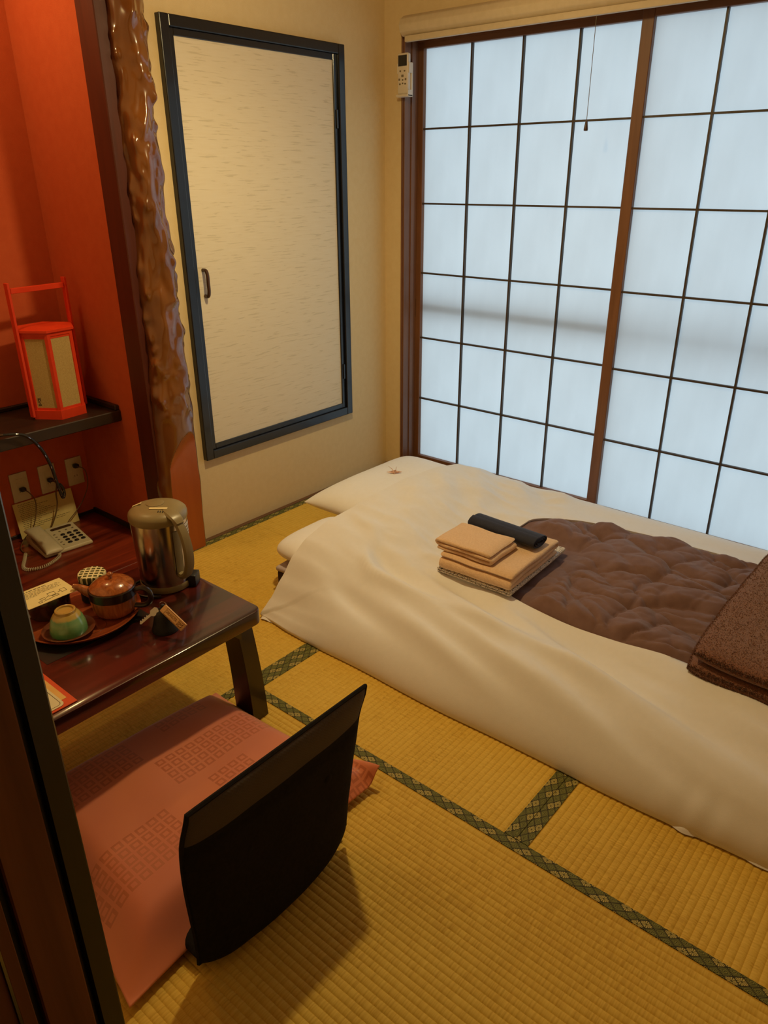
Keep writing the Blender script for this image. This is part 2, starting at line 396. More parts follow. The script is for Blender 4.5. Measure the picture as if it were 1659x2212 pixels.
# alcove
AX, AY = -.55, -1.487
struct('wall_alcove_back', MB().box(AX-.1, AX, YF, -1.3, -.12, ZC), M['red'])
struct('wall_alcove_side', MB().box(AX, -.10, AY, -1.35, -.12, ZC), M['red'])
struct('alcove_floor', MB().box(AX, .02, YF, AY, -.04, .040, .002, 1), M['alcfloor'])
struct('trim_7', MB().box(.0205, .125, YF, -1.500, .0035, .0400, .002, 1), M['alcfloor'])
sb = MB(); sb.box(AX+.003, -.10, AY-.010, AY, .040, .062, .001, 1); sb.box(AX, AX+.008, YF, AY-.010, .040, .055, .001, 1)
struct('baseboard_alcove', sb, M['shelf'])
struct('trim_3', MB().box(-.11, 0.0, YF, -1.49, 2.17, ZC, .004, 1), M['post'])

# alcove corner pillar: square dark post + lumpy varnished log with planed foot
pil = thing('alcove_pillar', 'lumpy varnished natural log pillar between red alcove and cream wall', 'pillar', (0, -1.41, 0))
MB().box(-.10, .004, -1.492, -1.346, -.04, ZC, .003, 1).build('square_post', M['post'], pil, False)
random.seed(3)
knots = []
for i in range(170):
    z = .56+1.75*((i*0.618034+random.uniform(-.02, .02)) % 1.0)
    knots.append((random.uniform(-80, 80), z, random.uniform(.008, .020), random.uniform(.003, .011), random.uniform(1.1, 2.2)))
def logpt(fi, z, cut=True):
    hw = .058+.030*sstep(1.5, .25, z); cy = -1.388-.020*sstep(1.6, .2, z)+.006*math.sin(z*3.1)
    hw *= 1+.07*nz(0, z*5.1)+.035*nz(3, z*13)
    rx = .072
    a = math.radians(fi); y = cy+hw*math.sin(a); x = .0+rx*math.cos(a)
    arc = (a)*hw; dd = 0
    for kf, kz, rad, hgt, el in knots:
        dz = (z-kz)/(rad*el)
        if abs(dz) > 2.4: continue
        da = (a-math.radians(kf))*.07/rad
        e = math.exp(-(da*da+dz*dz)); dd += hgt*e
    up = sstep(.42, .66, z)
    dd = dd*up+.010*nz(fi*.022+5, z*5.5)*up+.004*nz(fi*.05, z*19)*up
    x += dd*math.cos(a); y += dd*math.sin(a)*.8
    flat = .048+.09*sstep(.40, .62, z-.05*math.sin((fi+20)/40))
    f = x > flat
    if f: x = flat
    return Vector((x, y, z)), f
NF, NZ = 90, 520
lv = []; lf = []; lm = []
for j in range(NZ):
    z = ZC*j/(NZ-1)-.0 if j else 0.0
    for i in range(NF):
        p, f = logpt(-112+224*i/(NF-1), z); lv.append(p); lm.append(f)
mb = MB()
for j in range(NZ-1):
    for i in range(NF-1):
        q = (j*NF+i, j*NF+i+1, (j+1)*NF+i+1, (j+1)*NF+i)
        mb.f.append(q); mb.mi.append(1 if all(lm[k] for k in q) else 0)
mb.v = [tuple(v) for v in lv]
M['log'] = noisy('varnished_log', C(126, 76, 32), C(96, 54, 22), 9, sc=(1, 1, .35), rough=.24, coat=.9, spec=.5)
M['logflat'] = wood('planed_log_face', C(172, 88, 34), C(156, 76, 28), 'z', .5, rough=.4, coat=.25)
mb.build('natural_log', [M['log'], M['logflat']], pil, True, 1.2)

# window: jambs, head, two sliding panels, outer bar
tj = MB(); tj.box(.103, .113, -.11, .03, .008, 1.965, .001, 1); tj.box(.098, .106, -.116, -.09, .008, 1.965, .001, 1); tj.box(.113, .118, -.065, -.04, .008, 1.965)
struct('trim_4', tj, M['brownwood'])
th = MB(); th.box(.10, 2.19, -.115, -.08, 1.935, 1.975, .002, 1); th.box(.10, 2.19, -.08, .05, 1.945, 1.975); th.box(.10, 2.19, -.018, -.012, 1.925, 1.946)
struct('trim_5', th, M['brownwood_h'])
struct('trim_6', MB().box(2.18, 2.195, -.11, .03, .008, 1.965), M['brownwood'])
PW, PH, Z0 = .2431, .3083, .0529
pane_me = bpy.data.meshes.new('pane'); pane_me.from_pydata([(0, 0, 0), (PW, 0, 0), (PW, 0, PH), (0, 0, PH)], [], [(0, 1, 2, 3)]); pane_me.materials.append(M['pane'])
def shoji(name, xp, y, sl, sr):
    r = thing(name, None, None, (xp, y, 0)); r['kind'] = 'structure'
    y0, y1 = y-.014, y+.013
    x0, x1 = xp-sl, xp+4*PW+sr
    MB().box(x0, xp, y0, y1, .012, 1.940, .002, 1).build('stile', M['brownwood'], r, False)
    MB().box(xp+4*PW, x1, y0, y1, .012, 1.940, .002, 1).build('stile', M['brownwood'], r, False)
    MB().box(xp, xp+4*PW, y0, y1, .012, Z0, .002, 1).build('rail', M['brownwood_h'], r, False)
    MB().box(xp, xp+4*PW, y0, y1, Z0+6*PH, 1.940, .002, 1).build('rail', M['brownwood_h'], r, False)
    for i in range(1, 4): MB().box(xp+i*PW-.0038, xp+i*PW+.0038, y-.008, y+.006, Z0, Z0+6*PH).build('muntin', M['muntin'], r, False)
    for j in range(1, 6): MB().box(xp, xp+4*PW, y-.0075, y+.0055, Z0+j*PH-.0036, Z0+j*PH+.0036).build('muntin', M['muntin'], r, False)
    for j in range(6):
        for i in range(4):
            o = bpy.data.objects.new('pane', pane_me); COL.objects.link(o); o.parent = r; o.location = (i*PW, .007, Z0+j*PH)
    return r
w1 = shoji('window_1', .1398, 0.0, .0365, .038)
w2 = shoji('window_2', 1.1645, -.0325, .044, .042)
MB().box(.108, .114, -.0145, -.0125, .77, .855).build('finger_pull', M['black'], w1, False)
ob = MB(); ob.box(.05, 2.3, .030, .075, .792, .838, .004, 1)
struct('window_3', ob, M['alu'])

# closet door
door = thing('door_1', None, None, (0, -.83, .349)); door['kind'] = 'structure'
dl, dr, db, dt = -1.272, -.391, .349, 1.889
def frame_piece(y0, y1, z0, z1):
    return MB().box(-.002, .024, y0, y1, z0, z1, .003, 2).build('frame', M['black'], door, False)
fw = .036
frame_piece(dl, dl+fw, db, dt); frame_piece(dr-fw, dr, db, dt); frame_piece(dl+fw, dr-fw, dt-fw, dt); frame_piece(dl+fw, dr-fw, db, db+fw)
iw = .022
for (y0, y1, z0, z1) in ((dl+fw, dl+fw+iw, db+fw, dt-fw), (dr-fw-iw, dr-fw, db+fw, dt-fw), (dl+fw+iw, dr-fw-iw, dt-fw-iw, dt-fw), (dl+fw+iw, dr-fw-iw, db+fw, db+fw+iw)):
    MB().box(-.002, .013, y0, y1, z0, z1, .0015, 1).build('inner_frame', M['black'], door, False)
def paper_panel():
    m, nt, b = base_mat('streaked_door_paper', C(226, 214, 190), .75, 0, .25)
    v = coords(nt, (1, 7, 110)); n = N(nt, 'ShaderNodeTexNoise'); n.inputs['Scale'].default_value = 1.6; n.inputs['Detail'].default_value = 4; n.inputs['Distortion'].default_value = .4
    nt.links.new(v, n.inputs['Vector']); nt.links.new(ramp(nt, n.outputs[0], [(.36, C(206, 194, 168)), (.40, C(221, 209, 184)), (.7, C(224, 213, 190))]), b.inputs['Base Color']); return m
M['doorpaper'] = paper_panel()
MB().box(-.002, .007, dl+fw+iw, dr-fw-iw, db+fw+iw, dt-fw-iw).build('panel', M['doorpaper'], door, False)
hp = catmull([(.006, -1.188, 1.084), (.026, -1.188, 1.083), (.033, -1.188, 1.066), (.033, -1.188, 1.036), (.033, -1.188, 1.008), (.026, -1.188, .991), (.006, -1.188, .990)], 5)
MB().tube(hp, .0068, 10).build('handle', M['handle'], door)
for z in (1.62, .56):
    MB().box(.010, .018, dr-fw-.014, dr-fw-.004, z-.035, z+.035, .001, 1).build('hinge', M['black'], door, False)

# roller blind above the window
bl = thing('roller_blind', 'cream rolled-up roller blind above the shoji window', 'blind', (1.15, -.14, 1.93))
prof = [(-.112, 2.005), (-.150, 2.005), (-.172, 1.992), (-.183, 1.968), (-.176, 1.944), (-.158, 1.930), (-.112, 1.930)]
M_ = MB(); M_.prism(prof, 'x', .135, 2.35, .004); M_.build('roll_cover', M['blind'], bl, True, .5)
MB().box(.155, 2.33, -.168, -.150, 1.908, 1.9305, .004, 2).build('bottom_bar', M['blind'], bl)
MB().tube([(1.0, -.155, 1.928), (1.0, -.155, 1.75), (1.0, -.155, 1.585)], .0011, 6).build('pull_cord', M['greyink'], bl)
MB().lathe([(0, 1.587), (.0035, 1.586), (.0055, 1.572), (.0078, 1.556), (.0072, 1.551), (0, 1.550)], (1.0, -.155, 0), 14).build('cord_knob', M['handle'], bl)

# air-conditioner remote in its holder
rm = thing('remote_control', 'white air conditioner remote in holder on the window frame', 'remote', (.131, -.13, 1.72))
MB().box(.104, .160, -.150, -.128, 1.722, 1.874, .006, 3).build('remote_body', M['remote'], rm)
MB().box(.109, .155, -.1515, -.149, 1.826, 1.866, .0008, 1).build('display', M['lcd'], rm, False)
bt = [(.132, 1.790, .010, .0045), (.120, 1.808, .006, .003), (.143, 1.808, .006, .003), (.115, 1.777, .006, .004), (.149, 1.777, .006, .004), (.118, 1.760, .007, .003), (.133, 1.762, .005, .003), (.147, 1.760, .007, .003), (.133, 1.775, .005, .003)]
for x, z, a, b in bt:
    MB().box(x-a/2-.001, x+a/2+.001, -.1515, -.149, z-b, z+b, .0008, 1).build('button', M['greyink'], rm, False)
hb = MB(); hb.box(.100, .164, -.128, -.117, 1.715, 1.84, .002, 1); hb.box(.100, .104, -.147, -.12, 1.80, 1.838, .001, 1); hb.box(.160, .165, -.147, -.12, 1.80, 1.838, .001, 1); hb.box(.100, .165, -.156, -.12, 1.712, 1.722, .003, 1); hb.box(.160, .165, -.153, -.12, 1.712, 1.738, .001, 1)
hb.build('holder', M['remote'], rm, False)

# alcove shelf
sh = thing('alcove_shelf', 'dark wooden alcove shelf under the red lantern', 'shelf', (-.37, -2.1, .53))
MB().box(AX+.001, -.205, YF+.001, AY-.001, .528, .572, .003, 1).build('board', M['shelf'], sh, False)
MB().box(AX+.001, -.212, AY-.019, AY-.001, .572, .592, .003, 1).build('end_lip', M['shelf'], sh, False)
MB().box(AX+.001, AX+.018, YF+.001, AY-.019, .572, .588, .003, 1).build('back_lip', M['shelf'], sh, False)

# doorway jamb beside the camera
dj = thing('door_2', None, None, (1.70, -2.79, 0)); dj['kind'] = 'structure'
MB().box(1.60, 1.727, -2.757, -2.7295, -.1, ZC, .002, 1).build('stop_strip', M['black'], dj, False)
MB().box(1.60, 1.717, -2.764, -2.757, -.1, ZC).build('gap_strip', M['darkplastic'], dj, False)
MB().box(1.60, 1.727, -2.8165, -2.764, -.1, ZC, .002, 1).build('post', M['jamb'], dj, False)
MB().box(1.60, 1.714, -2.826, -2.8165, -.1, ZC).build('groove', M['darkplastic'], dj, False)
MB().box(1.60, 1.727, -2.8405, -2.826, -.1, ZC, .001, 1).build('rib', M['jamb'], dj, False)
MB().box(1.60, 1.7285, -2.8435, -2.8405, -.1, ZC).build('metal_line', M['chrome'], dj, False)
MB().box(1.60, 1.725, -2.93, -2.8435, -.1, ZC, .001, 1).build('outer_post', M['jamb'], dj, False)
# corridor shell behind the camera
struct('floor_corridor', MB().box(.4, 3.6, -4.6, YF, -.16, -.06), M['corrfloor'])
cw = MB(); cw.box(.3, .4, -4.6, YF-.1, -.12, ZC)
struct('wall_corridor_left', cw, M['corr'])
struct('wall_corridor_right', MB().box(3.5, 3.6, -4.6, YF-.05, -.12, ZC), M['corr'])
struct('wall_corridor_back', MB().box(.3, 3.6, -4.7, -4.6, -.12, ZC), M['corr'])
struct('wall_corridor_end', MB().box(XR+.1, 3.6, YF-.1, YF, -.12, ZC), M['corr'])
struct('ceiling_corridor', MB().box(.3, 3.6, -4.7, YF-.1, ZC, ZC+.05), M['corr'])

# ------------------------------------------------------------------ bed
mt = thing('futon_mattress', 'thin dark-sided mattress lying on the tatami under the comforter', 'mattress', (1.5, -.9, 0))
ROT = Matrix.Translation((.55, -1.402, 0)) @ Matrix.Rotation(.085, 4, 'Z')
MB().box(0, 2.0, 0, 1.0, .001, .085, .012, 3, ROT).build('mattress_body', M['mattress'], mt)
MB().box(-.003, 2.003, -.003, 1.003, .082, .102, .009, 3, ROT).build('mattress_sheet', M['sheet'], mt)

def pillow(name, label, cx, cy, hx, hy, zc, th, rz, sag=0.0, pin=.10, rnd=.0, slim=.0):
    ca, sa = math.cos(rz), math.sin(rz)
    def mid(u, v):
        k = 1-pin*(1-u*u) ; k2 = 1-pin*(1-v*v)
        cp_ = 1-rnd*abs(u*v)**3; x = cp_*u*hx*(1-pin*(1-v*v)*abs(u)); y = cp_*v*hy*(1-pin*(1-u*u)*abs(v))
        z = zc-sag*(abs(u)**4+abs(v)**4)*.5
        return Vector((cx+x*ca-y*sa, cy+x*sa+y*ca, z))
    def thk(u, v):
        return th*(1-slim*sstep(-.45, .35, u))*((1-u**4)**.5)*((1-v**4)**.5)*(1+.06*nz(u*2+cx*9, v*2))+.0015*nz(u*7, v*7, 3)*(1-u*u)*(1-v*v)
    o = sheet_solid(mid, thk, 44, 44, down=.8).build(name, M['pillow'], None, True, 1.5)
    return tag(o, label, 'pillow', 'white bed pillows')
pillow('pillow', 'smaller white pillow half under the comforter, at the near bed corner', .660, -1.210, .165, .178, .149, .050, .04, pin=.0, rnd=.14, slim=.45)
pillow('pillow', 'long white pillow by the wall with the origami crane on it', .545, -.682, .225, .345, .168, .068, .0, pin=.05)

# comforter ---------------------------------------------------------------
CX0, CX1, CY0, CY1 = .645, 2.60, -1.578, -.135
def interp(tab, x):
    for (a, fa), (b, fb) in zip(tab, tab[1:]):
        if x <= b: return fa+(fb-fa)*sstep(0, 1, max(0, (x-a)/(b-a)))*.35+(fb-fa)*max(0, (x-a)/(b-a))*.65
    return tab[-1][1]
HEAD = [(-1.578, .012), (-1.555, .030), (-1.52, .055), (-1.465, .112), (-1.40, .180), (-1.33, .220), (-1.22, .246), (-1.10, .252), (-.95, .268), (-.75, .272), (-.55, .262), (-.40, .232), (-.28, .185), (-.18, .095), (-.135, .012)]
def Hmain(y):
    e0 = y-CY0; e1 = CY1-y
    r0, r1, h = .36, .20, .163
    a = 1 if e0 > r0 else (max(0, 1-(1-e0/r0)**2.5))**.62
    b = 1 if e1 > r1 else (max(0, 1-(1-e1/r1)**2.3))**.5
    return .010+(h-.010)*min(a, b)
OC = (1.905, -.790); OA, OB = .775, .378
def oval(t):
    c, s = math.cos(t), math.sin(t); n = 2/3.0
    return OC[0]+OA*math.copysign(abs(c)**n, c), OC[1]+OB*math.copysign(abs(s)**(2/4.2), s)
def oval_d(x, y):
    return (abs((x-OC[0])/OA)**3.0+abs((y-OC[1])/OB)**4.2)
def H(x, y, wr=True):
    wgt = sstep(1.10, .66, x)
    z = Hmain(y)*(1-wgt)+interp(HEAD, y)*wgt
    if wr:
        e = min(y-CY0, CY1-y, x-CX0+.03, 1); k = sstep(0.0, .16, e)
        # long soft folds on the near side
        fade = sstep(-1.0, -1.28, y)
        z += k*fade*sstep(.68, .95, x)*(.046*nz(x*1.1+2, y*7.5+2.2*x)+.020*nz(x*2.0, y*16+3.6*x, 4)+.010*(1-2*abs(nz(x*1.4+7, y*10+2.8*x, 6))))
        # ridge around the pillow edge running towards the foot
        yr = -1.330+.130*sstep(.96, .79, x)-.02*sstep(1.2, 2.0, x)
        f = sstep(.74, 1.0, x)*sstep(2.2, 1.3, x)
        z += f*(.015*math.exp(-((y-yr)/.026)**2)-.010*math.exp(-((y-yr-.075)/.035)**2))
        top = sstep(-1.25, -1.1, y)*sstep(1.32, 1.1, x)
        q = x*.8+y*1.0
        z += k*top*(.016*nz(q*9+4, (x-y)*2.2, 2)+.011*(1-2*abs(nz(x*6+3*y, y*11-2*x, 1)))*sstep(-.85, -1.1, y)+.006*(1-2*abs(nz(x*5-3*y, y*5, 15)))+.003*nz(x*19, y*19, 1)+.007*(1-2.2*abs(nz(x*5+6*y, y*9-4*x, 21)))*sstep(.75, .95, x))
        z += k*.0025*nz(x*8, y*12, 7)
        # bottom hem ruffle at the far right near edge
        z += sstep(1.95, 2.2, x)*sstep(-1.48, -1.56, y)*.012*nz(x*26, 1.2)
    return max(.004, z)
bed = thing('comforter', 'white covered futon comforter with oval opening showing brown quilt', 'comforter', (1.6, -.86, 0))
def outer_pts():
    seg = [(CX0, CX1, 150), (CY0, CY1, 130)]
    pts = []
    n1, n2 = 190, 140
    def warp(t): return t
    pts += [(CX0+(CX1-CX0)*i/n1, CY0) for i in range(n1)]
    pts += [(CX1, CY0+(CY1-CY0)*i/n2) for i in range(n2)]
    pts += [(CX1-(CX1-CX0)*i/n1, CY1) for i in range(n1)]
    pts += [(CX0, CY1-(CY1-CY0)*i/n2) for i in range(n2)]
    return pts
OP = outer_pts()
def near_edge_wobble(x, y):
    # hem line wanders a little; corner rounded at the head
    if abs(y-CY0) < 1e-6:
        y += .010*nz(x*3.1, .3)+.025*sstep(1.85, 2.4, x)+.010*sstep(.80, .66, x)
    if abs(x-CX0) < 1e-6:
        x += .012*nz(y*3, 5)+.02*sstep(-.30, -.16, y)
    return x, y
rings = 60; cv = []; K = len(OP)
inner = []
for (x, y) in OP:
    t = math.atan2((y-OC[1])/OB, (x-OC[0])/OA)
    # find oval point in this direction
    lo, hi = 0.0, 3.0; dx, dy = x-OC[0], y-OC[1]
    for _ in range(30):
        m_ = (lo+hi)/2
        if oval_d(OC[0]+dx*m_, OC[1]+dy*m_) < 1: lo = m_
        else: hi = m_
    inner.append((OC[0]+dx*lo, OC[1]+dy*lo))
LEV = [(-1, -.010), (-1, -.003)]
for (x, y) in inner: cv.append((x, y, H(x, y)-.006))
for (x, y) in inner: cv.append((x+(OC[0]-x)*.004, y+(OC[1]-y)*.004, H(x, y)+.003))
for r in range(1, rings+1):
    t = 1-(1-r/rings)**1.7
    for (xi, yi), (xo, yo) in zip(inner, OP):
        x = xi+(xo-xi)*t; y = yi+(yo-yi)*t; z = H(x, y)+.006*math.exp(-t*18)
        wx, wy = near_edge_wobble(xo, yo)
        x += (wx-xo)*t**6; y += (wy-yo)*t**6
        cv.append((x, y, z))
for k in range(1, 4):
    for (xo, yo) in OP:
        wx, wy = near_edge_wobble(xo, yo); d = Vector((OC[0]-wx, OC[1]-wy)).normalized()
        z = H(xo, yo); a = k/3*pi*.8; rr = min(.014, z*.45)
        cv.append((wx+d.x*rr*(1-math.cos(a))*.9-d.x*rr*math.sin(a)*.7, wy+d.y*rr*(1-math.cos(a))*.9-d.y*rr*math.sin(a)*.7, max(.002, z-rr*(1-math.cos(a))-.002*k)))
nr = len(cv)//K; cf = []
for j in range(nr-1):
    for i in range(K): cf.append((j*K+i, j*K+(i+1) % K, (j+1)*K+(i+1) % K, (j+1)*K+i))
MB().add(cv, cf).build('white_cover', M['wht'], bed, True, 1.6)
# hem flap peeking out at the head corner
fl = MB(); fl.grid(lambda u, v: Vector((.655+.06*u-.012*v*(1-u), -1.578+.055*v+.012*u, .004+.022*v*(1-.4*u)+.002*math.sin(u*6))), 10, 10)
o = fl.build('cover_corner', M['wht'], bed)
hm_ = MB(); hm_.grid(lambda u, v: Vector((1.93+.60*u, -1.556-.020*(1-v)*sstep(0, .15, u)+.010*nz(u*14, .4)+.030*sstep(.0, .9, u)+.030*(1-sstep(0, .35, u)), .004+.020*v+.007*(1-abs(2*v-1))*nz(u*24, v*2, 3))), 70, 7)
hm_.build('loose_hem', M['wht'], bed)
# quilt
random.seed(11)
def quilt_z(x, y):
    od = oval_d(x, y)
    wx = x+.030*nz(x*6, y*6, 1)+.007*nz(x*19, y*19, 9); wy = y+.030*nz(x*6+9, y*6, 2)+.007*nz(x*19+5, y*19, 8)
    wx += .05*nz(x*2.6, y*3.1, 12); wy += .05*nz(x*2.6+4, y*3.1, 13)
    a = .45; rx_ = wx*math.cos(a)-wy*math.sin(a); ry_ = wx*math.sin(a)+wy*math.cos(a)
    dist, _p = noise.voronoi(Vector((rx_*3.6, ry_*5.2, 1.7)))
    d2, _p = noise.voronoi(Vector((rx_*6.5+3, ry_*8.8, 4.2)))
    puff = min(1, max(0, dist[1]-dist[0])*1.9)**.42*.75+.25*min(1, max(0, d2[1]-d2[0])*2.2)**.6
    v1 = min(1, abs(nz(wx*4.2+1.5*wy, wy*6.5-1.2*wx, 5))*4.5)**.55
    v2 = min(1, abs(nz(wx*9+wy*4, wy*11-4*wx, 6))*4.0)**.6
    v3 = min(1, abs(nz(wx*21-wy*6, wy*17+5*wx, 16))*3.5)**.7
    mask = sstep(1.03, .66, od)
    flatten = 1-.85*sstep(1.50, 1.38, x)*sstep(-.62, -.72, y)
    return H(x, y)-.007-.015*sstep(1.0, 1.06, od)-.006*(1-flatten)+flatten*mask*(-.016+.042*puff+.024*v1+.005*v2*(.4+.6*puff)+.0012*v3)
QN, QM = 290, 160
qv = []; 
for j in range(QM):
    for i in range(QN):
        x = OC[0]-OA*1.03+2*OA*1.03*i/(QN-1); y = OC[1]-OB*1.04+2*OB*1.04*j/(QM-1)
        qv.append((min(x, CX1-.02), y, quilt_z(x, y)))
qf = [(j*QN+i, j*QN+i+1, (j+1)*QN+i+1, (j+1)*QN+i) for j in range(QM-1) for i in range(QN-1)]
def inside(f): return any(oval_d(qv[k][0], qv[k][1]) < 1.12 for k in f)
MB().add(qv, [f for f in qf if inside(f)]).build('brown_quilt', M['quilt'], bed, True, 1.8)

# folded cloth -------------------------------------------------------------
def fold_path(L, n, s, start=0, jit=.0):
    pts = []
    for k in range(n):
        z = k*s; xs = (0, L) if k % 2 == 0 else (L, 0)
        for i in range(7):
            x = xs[0]+(xs[1]-xs[0])*i/6; pts.append((x, z))
        if k < n-1:
            cx = xs[1]; sg = 1 if k % 2 == 0 else -1
            for a in (-60, -30, 0, 30, 60): pts.append((cx+sg*s*.5*math.cos(math.radians(a)), z+s*.5+s*.5*math.sin(math.radians(a))))
    return pts
def folded(name, path, thick, width, Mx, mat, parent, nw=14, wob=.003, seed=0, sagx=0):
    """ribbon of cloth following path (a,z) extruded along b (0..width)"""
    P = [Vector((a, z)) for a, z in path]; n = len(P); Nn = []
    for i in range(n):
        t = (P[min(n-1, i+1)]-P[max(0, i-1)]).normalized(); Nn.append(Vector((-t.y, t.x)))
    e = (P[-1]-P[-2]).normalized(); s_ = (P[0]-P[1]).normalized()
    ends = [(0, .35), (.12, .66), (.30, .86), (.55, .97)]
    bs = [(k*thick, f) for k, f in ends]+[(thick+(width-2*thick)*i/nw, 1) for i in range(nw+1)]+[(width-k*thick, f) for k, f in reversed(ends)]
    nw = len(bs)-1; m = 2*n+2; vs_ = []
    for b, f in bs:
        tk = thick*f
        loop = [P[i]+Nn[i]*tk/2 for i in range(n)]+[P[-1]+e*tk*.4]+[P[i]-Nn[i]*tk/2 for i in reversed(range(n))]+[P[0]+s_*tk*.4]
        for p in loop:
            a, z = p.x, p.y
            wa = wob*nz(b*14+seed, z*60, seed); wz = wob*1.1*nz(a*11+seed, b*11, seed+3)
            bb = b+wob*1.6*nz(a*16, z*70, seed+1)
            zz = max(.0005, z+wz*min(1, z*40))
            vs_.append(Mx @ Vector((a+wa, bb, zz)))
    fs_ = [(j*m+i, j*m+(i+1) % m, (j+1)*m+(i+1) % m, (j+1)*m+i) for j in range(nw) for i in range(m)]
    # end caps as strips between the two faces of the ribbon
    for j in (0, nw):
        for i in range(n-1):
            fs_.append((j*m+i, j*m+i+1, j*m+(2*n-1-i), j*m+(2*n-i)))
        fs_.append((j*m+n-1, j*m+n, j*m+n+1)); fs_.append((j*m+0, j*m+2*n, j*m+2*n+1))
    return MB().add(vs_, fs_).build(name, mat, parent, True, 1.0)
def at(x, y, z, rz): return Matrix.Translation((x, y, z)) @ Matrix.Rotation(rz, 4, 'Z')

bk = thing('folded_blanket', 'folded chocolate brown fleece blanket lying across the foot of the bed', 'blanket', (2.24, -.80, .18))
def blanket_layer(zc, x0, y0, th, seed):
    def mid(u, v):
        cp_ = 1-.045*abs(u*v)**5; x = x0+.31*(u*cp_+1); y = y0+.405*(v*cp_+1)
        return Vector((x+.006*nz(y*6, zc*30, seed), y+.006*nz(x*6, zc*30, seed)+.012*(x-x0)*0, zc+.006*nz(x*4, y*4, seed)+.004*abs(u)**3))
    def thk(u, v): return th*((1-abs(u)**14)**.5)*((1-abs(v)**16)**.5)*(1+.08*nz(u*3, v*3, seed))
    o = sheet_solid(mid, thk, 44, 44).build('blanket_layer', M['fleece'], bk, True, 1.6)
    # short fleece pile: uncountable tiny tufts
    rg = random.Random(seed); pm = MB()
    def spot():
        if rg.random() < (.80 if zc > .22 else .0): return rg.uniform(-.995, .995), rg.uniform(-.995, .995)
        a = 1-abs(rg.gauss(0, .012)); a = max(.9, min(.9999, a))
        return (-a, rg.uniform(-1, 1)) if rg.random() < .35 else (rg.uniform(-1, 1), -a)
    for k in range(26000 if zc > .22 else 9000):
        u, v = spot(); m_ = mid(u, v); t_ = thk(max(-.9999, min(.9999, u)), max(-.9999, min(.9999, v)))
        sgn = 1 if zc > .22 or rg.random() < .5 else -1
        p = m_+Vector((0, 0, sgn*t_))
        ex = max(0, (abs(u)-.95)/.05)*math.copysign(1, u); ey_ = max(0, (abs(v)-.95)/.05)*math.copysign(1, v)
        n_ = Vector((ex*1.4+rg.uniform(-.8, .8)+.5*nz(p.x*22, p.y*22, 3), ey_*1.4+rg.uniform(-.8, .8)+.5*nz(p.x*22, p.y*22, 7), .7*(sgn if abs(ex)+abs(ey_) > 0 else 1))).normalized()
        sd_ = n_.cross(Vector((rg.uniform(-1, 1), rg.uniform(-1, 1), rg.uniform(-1, 1)))).normalized()*.0011
        pm.v += [tuple(p-n_*.001-sd_), tuple(p-n_*.001+sd_), tuple(p+n_*rg.uniform(.003, .006))]; q = len(pm.v); pm.f.append((q-3, q-2, q-1)); pm.mi.append(0)
    me_ = bpy.data.meshes.new('fleece_pile'); me_.from_pydata(pm.v, [], pm.f); link('fleece_pile', me_, o, [M['fleece']])['kind'] = 'stuff'
    return o
blanket_layer(.196, 1.950, -1.228, .023, 3); blanket_layer(.234, 1.958, -1.218, .023, 8)
def yuk_mat():
    m, nt, b = base_mat('black_and_white_print', C(220, 210, 196), .85, 0, .2)
    v = coords(nt, (70, 130, 200), (0, 0, .3)); n = N(nt, 'ShaderNodeTexVoronoi'); n.feature = 'DISTANCE_TO_EDGE'; n.inputs['Scale'].default_value = 1.0; nt.links.new(v, n.inputs['Vector'])
    nt.links.new(ramp(nt, n.outputs[0], [(.03, C(36, 32, 32)), (.06, C(224, 214, 200))]), b.inputs['Base Color']); return m
M['yukata'] = yuk_mat()
yk = folded('folded_yukata', [(a, z+.005) for a, z in fold_path(.275, 2, .0085)], .0075, .40, at(1.105, -1.165, .172, .03), M['yukata'], None, 16, .002, 2)
tag(yk, 'folded black and white patterned yukata at the bottom of the towel stack', 'yukata')
# bath towel: rounded fold on near-right, open end to the head
tw = folded('bath_towel', [(a, z+.008) for a, z in fold_path(.315, 3, .0185)], .0170, .275, Matrix.Translation((1.100, -.838, .191)) @ Matrix.Rotation(-pi/2+.03, 4, 'Z'), M['towel'], None, 14, .003, 6)
tag(tw, 'large folded peach bath towel under the smaller towel', 'towel', 'peach towels on the bed')
ts = folded('face_towel', [(a, z+.006) for a, z in fold_path(.200, 3, .0135)], .0125, .165, at(1.090, -1.146, .247, .02), M['towel'], None, 12, .003, 8)
tag(ts, 'small folded peach face towel on top of the stack', 'towel', 'peach towels on the bed')
# navy sash: flattened roll
sp = []
for i in range(74):
    t = i/73; a = t*2*pi*3.2; r = .010+.036*t
    sp.append((.050+r*math.cos(a)*1.0, .0235+r*.44*math.sin(a)))
nv = folded('navy_sash', sp, .0052, .275, Matrix.Translation((1.085, -.856, .2475)) @ Matrix.Rotation(-pi/2-.05, 4, 'Z'), M['navy'], None, 12, .001, 9)
tag(nv, 'dark navy rolled sash lying beside the peach towels', 'sash')

